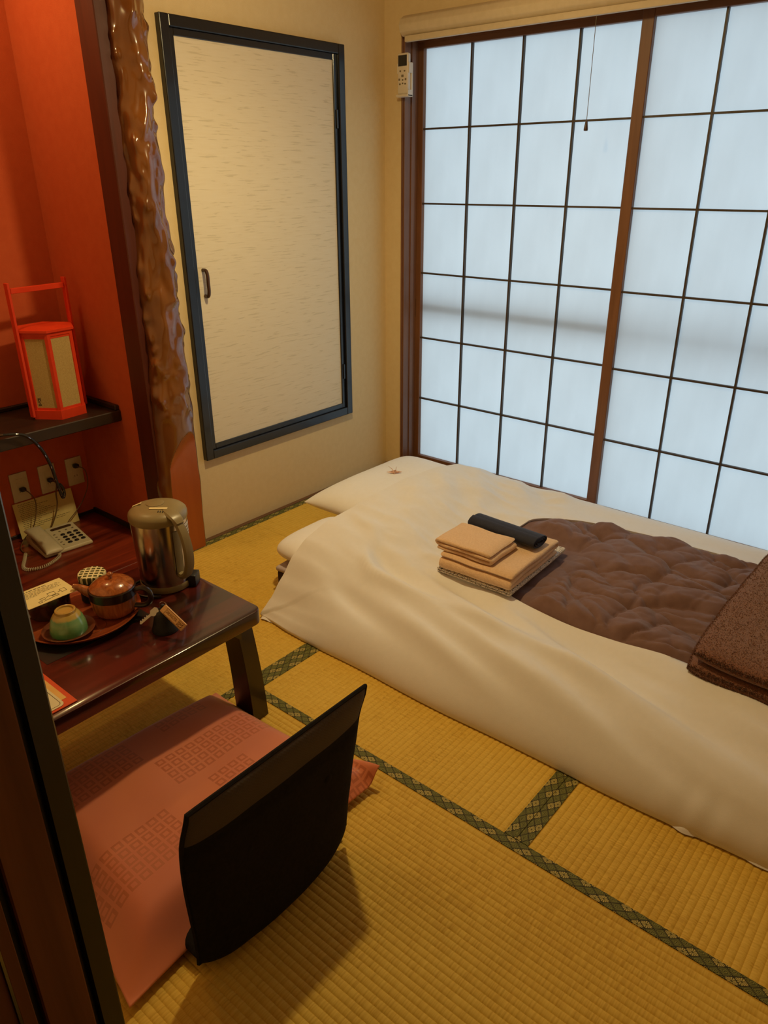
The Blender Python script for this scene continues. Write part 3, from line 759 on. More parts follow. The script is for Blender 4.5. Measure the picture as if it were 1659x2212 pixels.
# origami crane
cr = thing('origami_crane', 'tiny patterned paper crane sitting on the white pillow', 'crane', (.505, -.662, .236))
c0 = Vector((.512, -.668, .2345)); s = .030
rdir = Vector((.767, .642, 0)); tdir = Vector((.64, -.77, 0))
def tri(pts, name):
    mb = MB(); n = Vector((0, 0, .0004))
    k = len(pts); vs_ = [p+n for p in pts]+[p-n for p in pts]
    fs_ = [tuple(range(k)), tuple(range(k, 2*k))[::-1]]+[(i, (i+1) % k, k+(i+1) % k, k+i) for i in range(k)]
    mb.add(vs_, fs_).build(name, M['crane'], cr, False)
up = Vector((0, 0, 1))
b0 = c0+up*.002
for sg in (-1, 1):
    tri([b0+tdir*.008, b0+rdir*sg*.034+up*.006+tdir*.004, b0-tdir*.008+up*.010], 'wing')
MB().add([b0+tdir*.012, b0+rdir*.007, b0-tdir*.012, b0-rdir*.007, b0+up*.014, b0-up*.004], [(0, 1, 4), (1, 2, 4), (2, 3, 4), (3, 0, 4), (1, 0, 5), (2, 1, 5), (3, 2, 5), (0, 3, 5)]).build('body', M['crane'], cr, False)
MB().tube([b0+tdir*.006, b0+tdir*.010+rdir*.006+up*.018, b0+tdir*.012+rdir*.008+up*.034], [.003, .0014, .0006], 5).build('neck', M['crane'], cr)
MB().tube([b0-tdir*.006, b0-tdir*.012-rdir*.010+up*.014, b0-tdir*.016-rdir*.026+up*.026], [.003, .0014, .0006], 5).build('tail', M['crane'], cr)

# ------------------------------------------------------------------ low table
tb = thing('low_table', 'dark red-brown lacquered low table holding the kettle and tea tray', 'table', (.82, -2.3, 0))
TX0, TX1, TY0, TY1, TZ = .590, 1.052, -2.725, -1.888, .350
def rrect(x0, x1, y0, y1, r, k=6):
    pts = []
    for cx, cy, a0 in ((x1-r, y1-r, 0), (x0+r, y1-r, 90), (x0+r, y0+r, 180), (x1-r, y0+r, 270)):
        for i in range(k+1):
            a = math.radians(a0+90*i/k); pts.append((cx+r*math.cos(a), cy+r*math.sin(a)))
    return pts
MB().prism(rrect(TX0, TX1, TY0, TY1, .026), 'z', .308, TZ, .004).build('tabletop', M['table'], tb, True, .5)
def leg(xt, yt, xb, yb, sx, sy):
    mb = MB()
    def fn(u, v):
        k = v; bow = .006*math.sin(pi*k)
        x = xb+(xt-xb)*k-math.copysign(bow, xt-xb); y = yb+(yt-yb)*k
        a = 1-.10*k
        P_ = [(-1, -1), (-.8, -1), (.8, -1), (1, -1), (1, -.8), (1, .8), (1, 1), (.8, 1), (-.8, 1), (-1, 1), (-1, .8), (-1, -.8)]
        p = P_[int(round(u*12)) % 12]
        return Vector((x+p[0]*sx*a, y+p[1]*sy*a, .309*v+.001*(1-v)))
    mb.grid(fn, 12, 9, closed_u=True)
    mb.f.append(tuple(range(12))); mb.mi.append(0); mb.f.append(tuple(range(96, 108))); mb.mi.append(0)
    mb.build('leg', M['tabledark'], tb, True, .5)
leg(.990, -1.934, 1.010, -1.922, .038, .026)
leg(.640, -1.934, .625, -1.922, .034, .026)
leg(.990, -2.68, 1.010, -2.692, .038, .026)
leg(.640, -2.68, .625, -2.692, .034, .026)
for xx in (1.0, .63):
    MB().prism([(-1.948, .309), (-1.978, .309), (-1.972, .292), (-1.950, .270)], 'x', xx-.03, xx+.03).build('bracket', M['tabledark'], tb, False)

# kettle -------------------------------------------------------------------
KX, KY = .738, -1.968
kt = thing('electric_kettle', 'stainless steel electric kettle with olive grey lid on the low table', 'kettle', (KX, KY, TZ))
MB().lathe([(.060, TZ+.0005), (.070, TZ+.002), (.0722, TZ+.008), (.0722, TZ+.019), (.0712, TZ+.021)], (KX, KY, 0), 56).build('base_ring', M['greyplastic'], kt)
MB().lathe([(.0705, TZ+.020), (.0708, TZ+.05), (.073, TZ+.12), (.0760, TZ+.206)], (KX, KY, 0), 64).build('steel_body', M['steel'], kt)
MB().lathe([(.0765, TZ+.204), (.0785, TZ+.207), (.0785, TZ+.219), (.0770, TZ+.225), (.070, TZ+.2320), (.056, TZ+.2375), (.036, TZ+.2408), (0, TZ+.2420)], (KX, KY, 0), 56).build('lid', M['greyplastic'], kt)
MB().lathe([(.0225, TZ+.2400), (.0240, TZ+.2425), (.0215, TZ+.2435), (0, TZ+.2430)], (KX-.012, KY+.004, 0), 28).build('lid_button', M['greyplastic'], kt)
ha = math.radians(1); hd = Vector((math.cos(ha), math.sin(ha), 0)); hn = Vector((-hd.y, hd.x, 0)); K0 = Vector((KX, KY, TZ))
hpts = catmull([K0+hd*.060+up*.226, K0+hd*.084+up*.216, K0+hd*.106+up*.190, K0+hd*.118+up*.150, K0+hd*.118+up*.105, K0+hd*.106+up*.070, K0+hd*.086+up*.052, K0+hd*.066+up*.054], 6)
hm = MB()
def strap(pts, wdt, th):
    n = len(pts); vs_ = []
    for i, p in enumerate(pts):
        t = (pts[min(n-1, i+1)]-pts[max(0, i-1)]).normalized(); nn = hn.cross(t).normalized()
        wv = wdt*(.82+.3*math.sin(pi*min(1, i/(n-1)*1.05))); prof = [(-1, 0), (-.75, .8), (0, 1), (.75, .8), (1, 0), (.75, -.8), (0, -1), (-.75, -.8)]
        for a, b in prof: vs_.append(p+hn*a*wv+nn*b*th)
    fs_ = [(i*8+k, i*8+(k+1) % 8, (i+1)*8+(k+1) % 8, (i+1)*8+k) for i in range(n-1) for k in range(8)]+[tuple(range(8)), tuple((n-1)*8+k for k in range(8))]
    return vs_, fs_
hm.add(*strap(hpts, .0135, .0085)).build('handle', M['greyplastic'], kt)
lb = [K0+hd*.040+up*.2365, K0+hd*.064+up*.2335, K0+hd*.084+up*.2260, K0+hd*.097+up*.2130]
hm = MB(); hm.add(*strap(catmull(lb, 5), .017, .006)).build('lid_release', M['greyplastic'], kt)
# inner handle back plate
MB().lathe([(.0738, TZ+.050), (.0752, TZ+.120), (.0765, TZ+.185)], (KX, KY, 0), 10, a0=ha-.16, a1=ha+.16).build('back_plate', M['greyplastic'], kt)
sa = math.radians(168+0)
sd = Vector((math.cos(sa), math.sin(sa), 0))
MB().box(-.012, .014, -.016, .016, -.010, .010, .005, 2, Matrix.Translation(K0+sd*.079+up*.212) @ Matrix.Rotation(sa, 4, 'Z') @ Matrix.Rotation(-.35, 4, 'Y')).build('spout', M['greyplastic'], kt)
def arc_label(name, r0, r1, z0, z1, a0, a1, mat):
    mb = MB(); mb.lathe([(r0+.0006, z0), (r1+.0006, z1)], (KX, KY, 0), 12, a0=math.radians(a0), a1=math.radians(a1)); return mb.build(name, mat, kt)
lw = arc_label('rating_label', .0730, .0757, TZ+.060, TZ+.192, 22, 66, M['label'])
ld = MB()
for i in range(11):
    z = TZ+.178-.0105*i; r = .0756-.0001*i*2+.0008
    ld.lathe([(r, z), (r, z+.004)], (KX, KY, 0), 6, a0=math.radians(25), a1=math.radians(25+random.uniform(18, 34)))
ld.build('label_print', M['greyink'], lw)
ls = arc_label('warning_label', .0708, .0714, TZ+.030, TZ+.056, 6, 34, M['label'])
ld = MB()
for z, e in ((TZ+.045, 32), (TZ+.034, 30)):
    for k in range(7):
        a = 8+k*3.4
        if a < e: ld.lathe([(.0722, z), (.0722, z+.007)], (KX, KY, 0), 2, a0=math.radians(a), a1=math.radians(a+2.4))
ld.build('label_print', M['darkink'], ls)
# lid stickers and steam slots
def lid_patch(name, off, rz, sx, sy, mat, dz=0.0):
    r = math.hypot(off.x, off.y); LP = [(0, .2420), (.036, .2408), (.056, .2375), (.070, .2320), (.077, .225)]
    for (ra, za), (rb, zb) in zip(LP, LP[1:]):
        if ra <= r <= rb: zz = za+(zb-za)*(r-ra)/(rb-ra); tilt = math.atan2(za-zb, rb-ra)
    p = K0+Vector((off.x, off.y, zz+.0012)); ax = Vector((-off.y, off.x, 0)).normalized()
    Mx = Matrix.Translation(p) @ Matrix.Rotation(tilt, 4, ax) @ Matrix.Rotation(rz, 4, 'Z')
    return MB().box(-sx, sx, -sy, sy, -.0004, .0010, .0003, 1, Mx).build(name, mat, kt, False)
st = lid_patch('lid_sticker', Vector((.026, -.012, .2378)), math.radians(42), .024, .0042, M['labelcream'])
lid_patch('lid_sticker', Vector((-.048, -.030, .2275)), math.radians(42), .013, .004, M['labelcream'])
for k in (-1, 0, 1): lid_patch('steam_slot', Vector((.044+.006*k*.74, -.018+.006*k*.67, .2330)), math.radians(-48), .0035, .0011, M['darkplastic'])
MB().box(-.010, .016, -.020, .020, .0005, .036, .004, 2, Matrix.Translation(K0+Vector((.075*math.cos(.62), .075*math.sin(.62), 0))) @ Matrix.Rotation(.62, 4, 'Z')).build('power_socket', M['darkplastic'], kt)
kc = catmull([K0+Vector((-.060, -.050, .005)), K0+Vector((-.050, -.085, .005)), K0+Vector((-.010, -.096, .005)), K0+Vector((.030, -.090, .0052)), K0+Vector((.060, -.062, .005))], 8)
MB().tube(kc, .004, 8).build('power_cord', M['darkplastic'], kt)

# tray and tea things -------------------------------------------------------
TRX, TRY, TR = .722, -2.222, .150
ty = thing('serving_tray', 'round red-brown wooden tray holding the teapot and cup', 'tray', (TRX, TRY, TZ))
MB().lathe([(.0, TZ+.0008), (.100, TZ+.0008), (.112, TZ+.004), (.140, TZ+.010), (TR, TZ+.020), (TR+.001, TZ+.022), (TR-.003, TZ+.022), (.136, TZ+.0135), (.120, TZ+.0105), (0, TZ+.0100)], (TRX, TRY, 0), 72).build('tray_dish', M['traywood'], ty, True, .9)
tg = MB(); tg.tube([(.795+.036*math.cos(2*pi*i/40), -2.235+.036*math.sin(2*pi*i/40), TZ+.0101) for i in range(40)], .0007, 5, True); tg.build('cup_ring_mark', M['potdark'], ty)
ZT = TZ+.0102
tp = thing('teapot', 'wooden-look teapot with dark band, domed lid and looped handle on the tray', 'teapot', (.780, -2.156, ZT))
PX, PY = .780, -2.156
MB().lathe([(0, ZT), (.038, ZT), (.045, ZT+.003), (.0525, ZT+.013), (.0565, ZT+.028), (.0580, ZT+.045), (.0582, ZT+.056)], (PX, PY, 0), 48).build('pot_body', M['potwood'], tp)
MB().lathe([(.0578, ZT+.052), (.0595, ZT+.054), (.0595, ZT+.076), (.0580, ZT+.078), (.0535, ZT+.078)], (PX, PY, 0), 48, cap0=False, cap1=False).build('band', M['potdark'], tp)
ldp = MB().lathe([(.0560, ZT+.077), (.0558, ZT+.080), (.050, ZT+.087), (.036, ZT+.096), (.018, ZT+.101), (0, ZT+.102)], (PX, PY, 0), 48).build('lid', M['potwood'], tp)
MB().lathe([(.005, ZT+.100), (.004, ZT+.105), (.0078, ZT+.110), (.0078, ZT+.114), (.004, ZT+.118), (0, ZT+.119)], (PX, PY, 0), 20).build('knob', M['potwood'], ldp)
sd = Vector((-.72, -.69, 0)).normalized(); P0 = Vector((PX, PY, ZT))
spt = catmull([P0+sd*.045+up*.058, P0+sd*.066+up*.066, P0+sd*.082+up*.076, P0+sd*.098+up*.082], 6)
MB().tube(spt, [.017-.0115*i/(len(spt)-1) for i in range(len(spt))], 14).build('spout', M['potwood'], tp)
hd2 = Vector((.80, .60, 0)).normalized()
hh = catmull([P0+hd2*.056+up*.066, P0+hd2*.078+up*.074, P0+hd2*.096+up*.064, P0+hd2*.098+up*.040, P0+hd2*.082+up*.024, P0+hd2*.054+up*.022], 6)
MB().tube(hh, .0072, 10).build('handle', M['potdark'], tp)

# cup upside down on saucer
sc = thing('tea_cup_saucer', 'small brown wooden saucer under the upturned cup', 'saucer', (.778, -2.288, ZT))
SX, SY = .782, -2.287
MB().lathe([(0, ZT+.0004), (.026, ZT+.0004), (.030, ZT+.003), (.050, ZT+.008), (.063, ZT+.015), (.0635, ZT+.017), (.061, ZT+.017), (.048, ZT+.0105), (.028, ZT+.0060), (0, ZT+.0058)], (SX, SY, 0), 48).build('saucer_dish', M['saucer'], sc, True, .9)
cp = MB().lathe([(.0400, ZT+.0105), (.0445, ZT+.0095), (.0450, ZT+.013), (.0430, ZT+.030), (.0375, ZT+.048), (.030, ZT+.060), (.0255, ZT+.0635), (.0245, ZT+.070), (.0225, ZT+.071), (.0195, ZT+.070), (.0185, ZT+.066), (0, ZT+.0655)], (SX, SY, 0), 48).build('tea_cup', M['glaze'], None, True, .7)
tag(cp, 'upturned green and ochre glazed tea cup on the saucer', 'cup')

# lacquer box with card, tea canister
BX, BY = .648, -2.268
lb_ = thing('lacquer_box', 'round dark lacquer box beneath the tea instruction card', 'box', (BX, BY, ZT))
MB().lathe([(0, ZT+.0004), (.048, ZT+.0004), (.053, ZT+.006), (.0545, ZT+.030), (.0545, ZT+.045)], (BX, BY, 0), 48).build('box_body', M['lacbox'], lb_)
MB().lathe([(.0545, ZT+.044), (.0565, ZT+.046), (.0565, ZT+.060), (.053, ZT+.066), (.040, ZT+.068), (0, ZT+.069)], (BX, BY, 0), 48).build('box_lid', M['lacbox'], lb_)
def printed(parent, org, ex, ey, nrm, rows, mat, seed=1):
    random.seed(seed); mb = MB(); o_ = Vector(org)
    for (v, u0, u1, h) in rows:
        u = u0
        while u < u1:
            l = min(random.uniform(.004, .011), u1-u)
            a = o_+ex*u+ey*v+nrm*.0005; b = a+ex*l; c = b+ey*h; d = a+ey*h
            mb.add([a, b, c, d], [(0, 1, 2, 3)]); u += l+random.uniform(.0015, .003)
    return mb.build('printed_lines', mat, parent, False)
CZ = ZT+.0695
cd = thing('instruction_card', 'cream card with printed lines lying on the dark round box', 'card', (.66, -2.265, CZ))
ex = Vector((.02, 1, 0)).normalized(); ey = Vector((-1, .02, 0)).normalized()
corg = Vector((.716, -2.345, CZ))
MC = Matrix((( ex.x, ey.x, 0, corg.x), (ex.y, ey.y, 0, corg.y), (0, 0, 1, corg.z), (0, 0, 0, 1)))
MB().box(0, .128, 0, .098, .0001, .0010, 0, 1, MC).build('card_sheet', M['card'], cd, False)
rows = [(.086, .020, .085, .003)]+[(.078-.0065*i, .010, [.112, .116, .110, .112, .050][i], .0016) for i in range(5)]
printed(cd, corg+up*.0008, ex, ey, up, rows, M['ink'], 2)
dg = MB()
def outline(pts, wdt=.0005, close=True):
    P = [corg+ex*a+ey*b+up*.0016 for a, b in pts]; dg.tube(P, wdt, 4, close)
outline([(.064, .024), (.082, .024), (.084, .040), (.066, .041)]); outline([(.070, .014), (.086, .014), (.086, .021), (.070, .021)])
outline([(.098, .022), (.110, .022), (.111, .038), (.097, .038)]); outline([(.042, .018), (.052, .018), (.054, .027), (.040, .027)]); outline([(.032, .008), (.040, .008), (.040, .015), (.032, .015)])
outline([(.056, .024), (.063, .027)], close=False); outline([(.088, .028), (.096, .030)], close=False); outline([(.044, .010), (.068, .013)], close=False)
dg.build('printed_drawing', M['ink'], cd, False)

CNX, CNY = .672, -2.150
cn = thing('tea_canister', 'short tea canister with green lattice patterned top behind the teapot', 'canister', (CNX, CNY, ZT))
def lattice_mat():
    m, nt, b = base_mat('green_lattice_print', C(80, 84, 30), .5)
    v = coords(nt, (1, 1, 1), (0, 0, .75)); sp_ = N(nt, 'ShaderNodeSeparateXYZ'); nt.links.new(v, sp_.inputs[0])
    fx = math_(nt, 'FRACT', math_(nt, 'MULTIPLY', sp_.outputs[0], 75)); fy = math_(nt, 'FRACT', math_(nt, 'MULTIPLY', sp_.outputs[1], 75))
    a = math_(nt, 'GREATER_THAN', math_(nt, 'ABSOLUTE', math_(nt, 'SUBTRACT', fx, .5)), .30); c_ = math_(nt, 'GREATER_THAN', math_(nt, 'ABSOLUTE', math_(nt, 'SUBTRACT', fy, .5)), .36)
    h = math_(nt, 'MAXIMUM', math_(nt, 'MULTIPLY', a, math_(nt, 'LESS_THAN', math_(nt, 'ABSOLUTE', math_(nt, 'SUBTRACT', fy, .5)), .40)), c_)
    nt.links.new(ramp(nt, h, [(.4, C(70, 74, 24)), (.6, C(232, 222, 176))]), b.inputs['Base Color']); return m
MB().lathe([(0, ZT+.0004), (.035, ZT+.0004), (.036, ZT+.002), (.036, ZT+.070), (.0355, ZT+.071)], (CNX, CNY, 0), 40).build('canister_body', M['navy'], cn)
MB().lathe([(.0365, ZT+.060), (.0368, ZT+.073), (.035, ZT+.077), (.028, ZT+.0785), (0, ZT+.079)], (CNX, CNY, 0), 40).build('canister_lid', lattice_mat(), cn)

# bell with the room key
BLX, BLY = .937, -2.113
be = MB().lathe([(0, TZ+.0004), (.034, TZ+.0004), (.0345, TZ+.004), (.031, TZ+.014), (.0265, TZ+.030), (.0235, TZ+.046), (.018, TZ+.056), (.009, TZ+.061), (.005, TZ+.066), (.0045, TZ+.072), (0, TZ+.0735)], (BLX, BLY, 0), 40).build('key_stand', M['bell'], None)
tag(be, 'black bell-shaped iron stand propping up the room key', 'stand')
ky = thing('room_key', 'silver room key with pale wooden name tag leaning on the black stand', 'key', (BLX, BLY, TZ))
kr = Vector((BLX+.002, BLY, TZ+.072))
MB().tube([kr+Vector((0, 0, 0))+(rdir*math.cos(2*pi*i/24)*.009+up*math.sin(2*pi*i/24)*.009) for i in range(24)], .0008, 6, True).build('ring', M['chrome'], ky)
# wooden tag: slopes down towards the table on the right
tn = (tdir*.80+up*.62-rdir*.05).normalized(); ta = rdir*.76-up*.62+tdir*.30; ta = (ta-tn*ta.dot(tn)).normalized(); tbv = tn.cross(ta).normalized()
t0 = kr+rdir*.003+tdir*.010-up*.002
MT = Matrix(((ta.x, tbv.x, tn.x, t0.x), (ta.y, tbv.y, tn.y, t0.y), (ta.z, tbv.z, tn.z, t0.z), (0, 0, 0, 1)))
tg_ = MB().box(0, .076, -.0105, .0105, -.0045, .0045, .001, 1, MT).build('wooden_tag', M['tagwood'], ky, False)
fr = MB()
for (a0, a1, b0_, b1_) in ((.012, .073, .0080, .0088), (.012, .073, -.0088, -.0080), (.0722, .073, -.0088, .0088), (.012, .0128, -.0088, .0088)):
    fr.box(a0, a1, b0_, b1_, .0044, .0048, 0, 1, MT)
fr.build('tag_border', M['burn'], tg_, False)
def text_mesh(name, body, size, Mx, mat, parent, align='LEFT', ext=.0002):
    cu = bpy.data.curves.new(name, 'FONT'); cu.body = body; cu.size = size; cu.extrude = ext; cu.align_x = align; cu.align_y = 'CENTER'; cu.resolution_u = 2
    t = bpy.data.objects.new(name+'_tmp', cu); COL.objects.link(t); bpy.context.view_layer.update()
    me = bpy.data.meshes.new_from_object(t.evaluated_get(bpy.context.evaluated_depsgraph_get())); bpy.data.objects.remove(t); bpy.data.curves.remove(cu)
    me.transform(Mx); o = link(name, me, parent, [mat]); return o
flip = Matrix.Identity(4)
if MT.to_3x3().determinant() < 0: flip = Matrix.Scale(-1, 4, (0, 1, 0))
MTX = MT @ flip
text_mesh('carved_letters', 'SAKANOYA', .0112, MTX @ Matrix.Translation((.0145, 0, .0046)) @ Matrix.Diagonal((.60, 1.05, 1, 1)), M['burn'], tg_)
wv = MB()
for yo in (.0035, -.0035):
    wv.add([(MTX @ Vector(p))[:] for p in [(.0555, yo-.0028, .0046), (.071, yo-.0028, .0046), (.071, yo+.0028, .0046), (.0555, yo+.0028, .0046)]], [(0, 1, 2, 3)])
wv.build('carved_field', M['burn'], tg_, False)
wv = MB()
for yo in (.0035, -.0035):
    wv.tube([MTX @ Vector((.057+.0125*i/16, yo+.0011*math.sin(i*.9), .0047)) for i in range(17)], .0009, 5)
wv.build('carved_waves', M['tagwood'], tg_)
ka = (-rdir*.78+tdir*.20-up*.62).normalized(); kn = (tdir*.75+up*.5); kn = (kn-ka*kn.dot(ka)).normalized(); kb = kn.cross(ka).normalized()
k0 = kr-rdir*.012-up*.008+tdir*.006
MK = Matrix(((ka.x, kb.x, kn.x, k0.x), (ka.y, kb.y, kn.y, k0.y), (ka.z, kb.z, kn.z, k0.z), (0, 0, 0, 1)))
MB().prism([(0, -.004), (.004, -.009), (.018, -.009), (.024, -.003), (.058, -.003), (.060, 0), (.058, .003), (.024, .003), (.018, .009), (.004, .009), (0, .004)], 'z', -.001, .001, 0, MK).build('key_blade', M['chrome'], ky, False)
kt2 = MB()
for a in (.032, .039, .046, .053): kt2.box(a, a+.003, -.0055, -.0028, -.0009, .0009, 0, 1, MK)
kt2.build('key_teeth', M['chrome'], ky, False)

# folder with leaflets, slate sheet
fo = thing('menu_folder', 'orange-red folder with leaflets at the table edge by the doorway', 'folder', (.93, -2.53, TZ))
MB().box(.800, 1.030, -2.70, -2.408, TZ+.0004, TZ+.0030, .0008, 1).build('folder_cover', M['orange'], fo, False)
MB().box(.800, 1.004, -2.70, -2.419, TZ+.0031, TZ+.0038).build('beige_leaflet', M['beigeprint'], fo, False)
wl = MB().prism(rrect(.800, 1.024, -2.70, -2.432, .012), 'z', TZ+.0039, TZ+.0046).build('white_leaflet', M['whitecard'], fo, False)
mk = MB(); mk.tube([(x, y, TZ+.0046) for x, y in rrect(.806, 1.018, -2.694, -2.438, .009)], .0006, 4, True); mk.build('printed_line', M['ink'], wl, False)
mk = MB()
for a, b, l in ((.966, -2.450, .016), (.975, -2.456, .012), (.992, -2.455, .026)):
    mk.box(a, a+(.0016 if l > .02 else .006), b-l, b, TZ+.0046, TZ+.0048)
mk.build('printed_marks', M['darkink'], wl, False)
ssh = MB().box(.640, .850, -2.384, -2.10, TZ+.0001, TZ+.0007).build('slate_mat', M['slate'], None, False)
tag(ssh, 'thin dark slate sheet under the wooden tray, one corner showing', 'mat')

# ------------------------------------------------------------------ alcove things
ZA = .0402
ph = thing('telephone', 'ivory push-button telephone on the alcove board', 'phone', (-.37, -1.74, ZA))
# local axes: px = to the right (towards side wall), py = away to the back wall
pr_ = Vector((.10, 1, 0)).normalized(); pb = Vector((-1, .10, 0)).normalized(); p0 = Vector((-.270, -1.862, ZA))
MP = Matrix(((pr_.x, pb.x, 0, p0.x), (pr_.y, pb.y, 0, p0.y), (0, 0, 1, p0.z), (0, 0, 0, 1)))
def wedge(u0, u1, v0, v1, h0, h1, z0=.001, bev=.006):
    return MB().prism([(v0, z0), (v1, z0), (v1, h1), (v0, h0)], 'x', u0, u1, bev, MP)
wedge(.0, .195, .008, .200, .014, .036).build('phone_base', M['ivory'], ph)
sl = math.atan2(.022, .192)
MF = MP @ Matrix.Translation((0, .008, .014)) @ Matrix.Rotation(sl, 4, 'X')
MB().box(.076, .192, .004, .195, -.003, .0012, .002, 1, MF).build('key_panel', M['ivory'], ph, False)
def lathe_at(prof, m2, name, mat, parent, n=16):
    mb = MB()
    mb.lathe(prof, (0, 0, 0), n)
    mb.v = [tuple(m2 @ Vector(p)) for p in mb.v]
    return mb.build(name, mat, parent)
for r in range(4):
    for c in range(3):
        lathe_at([(.0096, 0), (.0096, .0015), (.008, .003), (0, .0034)], MF @ Matrix.Translation((.118+.027*c, .040+.0235*r, .0012)) @ Matrix.Diagonal((1, .85, 1, 1)), 'key', M['darkplastic'], ph)
for r in range(5):
    lathe_at([(.0038, 0), (.0034, .0014), (0, .0016)], MF @ Matrix.Translation((.090, .036+.023*r, .0012)) @ Matrix.Diagonal((1.4, .8, 1, 1)), 'side_button', M['greyink'], ph, 10)
for c in range(3):
    lathe_at([(.0052, 0), (.0046, .0014), (0, .0016)], MF @ Matrix.Translation((.118+.027*c, .142, .0012)) @ Matrix.Diagonal((1, .8, 1, 1)), 'side_button', M['greyink'], ph, 10)
MB().prism(rrect(.092, .178, .160, .178, .008), 'z', .0010, .0022, 0, MF).build('name_window', M['handle'], ph, False)
# handset
hs = sheet_solid(lambda u, v: MP @ Vector((.034+.034*u*(1-.18*(1-v*v)), .100+.112*v, .042-.004*abs(v)**2+.012*v)), lambda u, v: .019*((1-u**4)**.5)*((1-v**4)**.5)*(.72+.38*v*v), 22, 30)
hs.build('handset', M['ivory'], ph, True, 1.2)
MB().box(.004, .064, .016, .190, .012, .032, .004, 1, MP).build('cradle_shadow_gap', M['greyplastic'], ph)
# coiled cord: helix along a drooping path
base_path = catmull([(-.292, -1.815, .062), (-.262, -1.812, .052), (-.238, -1.832, ZA+.0072), (-.212, -1.895, ZA+.0072), (-.226, -1.945, ZA+.0072), (-.262, -1.957, ZA+.0072), (-.320, -1.925, ZA+.0072), (-.370, -1.895, ZA+.0072)], 24)
hel = []
lens = [0]
for a, b in zip(base_path, base_path[1:]): lens.append(lens[-1]+(b-a).length)
turns = 44
for i in range(turns*10):
    t = i/(turns*10-1)*lens[-1]
    k = max(j for j in range(len(lens)) if lens[j] <= t+1e-9); k = min(k, len(base_path)-2)
    f = (t-lens[k])/(lens[k+1]-lens[k]); p = base_path[k].lerp(base_path[k+1], f); tt = (base_path[k+1]-base_path[k]).normalized()
    n1 = tt.cross(up); n1 = n1.normalized() if n1.length > .1 else Vector((1, 0, 0)); n2 = n1.cross(tt)
    a = 2*pi*i/10; rr = .0056
    hel.append(p+n1*rr*math.cos(a)+n2*rr*math.sin(a))
MB().tube(hel, .0016, 5).build('coiled_cord', M['ivory'], ph)

# paper note leaning on the back wall
nt_ = thing('paper_note', 'handwritten-style cream notice leaning on the alcove wall behind the telephone', 'note', (-.52, -1.70, ZA))
nA = Vector((AX+.034, -1.838, ZA+.001)); nB = Vector((AX+.042, -1.588, ZA+.001)); 
nex = (nB-nA).normalized(); ney = (Vector((AX+.006, -1.860, ZA+.150))-nA); ney = (ney-nex*ney.dot(nex)).normalized(); nn = nex.cross(ney).normalized()
if nn.x < 0: nn = -nn
wN, hN = .250, .150
NM = Matrix(((nex.x, ney.x, nn.x, nA.x), (nex.y, ney.y, nn.y, nA.y), (nex.z, ney.z, nn.z, nA.z), (0, 0, 0, 1)))
MB().box(0, wN, 0, hN, -.0004, .0004, 0, 1, NM).build('note_sheet', M['note'], nt_, False)
rows = [(.140-.0075*i, .018+.002*(i % 3), [.10, .085, .14, .11, .12, .15, .17, .13, .12, .18, .10, .09, .22, .20, .10][i], .0016) for i in range(15)]
printed(nt_, nA+nn*.0006, nex, ney, nn, rows, M['ink'], 5)

# wall outlets, plugs and cords
def outlet(yc, zc, label):
    o = thing('wall_outlet', label, 'outlet', (AX, yc, zc), 'outlets on the alcove wall')
    MB().box(AX, AX+.007, yc-.036, yc+.036, zc-.061, zc+.061, .0025, 2).build('cover_plate', M['ivory'], o, True, .5)
    MB().box(AX+.006, AX+.0078, yc-.013, yc+.013, zc-.036, zc+.036, .0008, 1).build('socket_insert', M['ivory'], o, False)
    sl_ = MB()
    for dz in (-.020,):
        for dy in (-.0055, .0055): sl_.box(AX+.0076, AX+.0082, yc+dy-.0009, yc+dy+.0009, zc+dz-.0035, zc+dz+.0035)
    sl_.build('slot', M['darkplastic'], o, False)
outlet(-1.550, .252, 'rightmost wall outlet above the telephone, nearest the alcove side wall')
outlet(-1.670, .254, 'middle wall outlet above the leaning notice')
outlet(-1.789, .253, 'leftmost wall outlet above the leaning notice')
def plug(yc, zc, path, label, r=.0022, mat='darkplastic', big=True):
    o = thing('plug_cord', label, 'cord', (AX, yc, zc), 'cords plugged into the alcove outlets')
    MB().box(AX+.008, AX+.030, yc-.011, yc+.011, zc-.008, zc+.008, .004, 2).build('plug', M['darkplastic'], o)
    pts = catmull([Vector((AX+.028, yc, zc))]+[Vector(p) for p in path], 8)
    MB().tube(pts, r, 7).build('cord', M[mat], o)
M['cord'] = noisy('tan_cord', C(110, 82, 46), C(100, 74, 40), 30, rough=.6)
plug(-1.548, .278, [(AX+.050, -1.528, .262), (AX+.055, -1.528, .200), (AX+.058, -1.560, .140), (AX+.060, -1.600, .100), (AX+.062, -1.640, .070), (AX+.062, -1.66, .050)], 'black plug with thin cord in the rightmost outlet', .0020, 'cord')
plug(-1.668, .250, [(AX+.050, -1.660, .240), (AX+.055, -1.672, .20), (AX+.058, -1.678, .15), (AX+.060, -1.700, .10), (AX+.062, -1.72, .070), (AX+.062, -1.73, .050)], 'black plug with thicker cord in the middle outlet', .0030, 'cord')
plug(-1.786, .245, [(AX+.048, -1.776, .235), (AX+.055, -1.762, .195), (AX+.064, -1.776, .14), (AX+.066, -1.80, .09), (AX+.075, -1.845, .060), (AX+.12, -1.885, .046), (AX+.20, -1.895, .0445)], 'round black plug with looping cord in the leftmost outlet', .0022, 'cord')

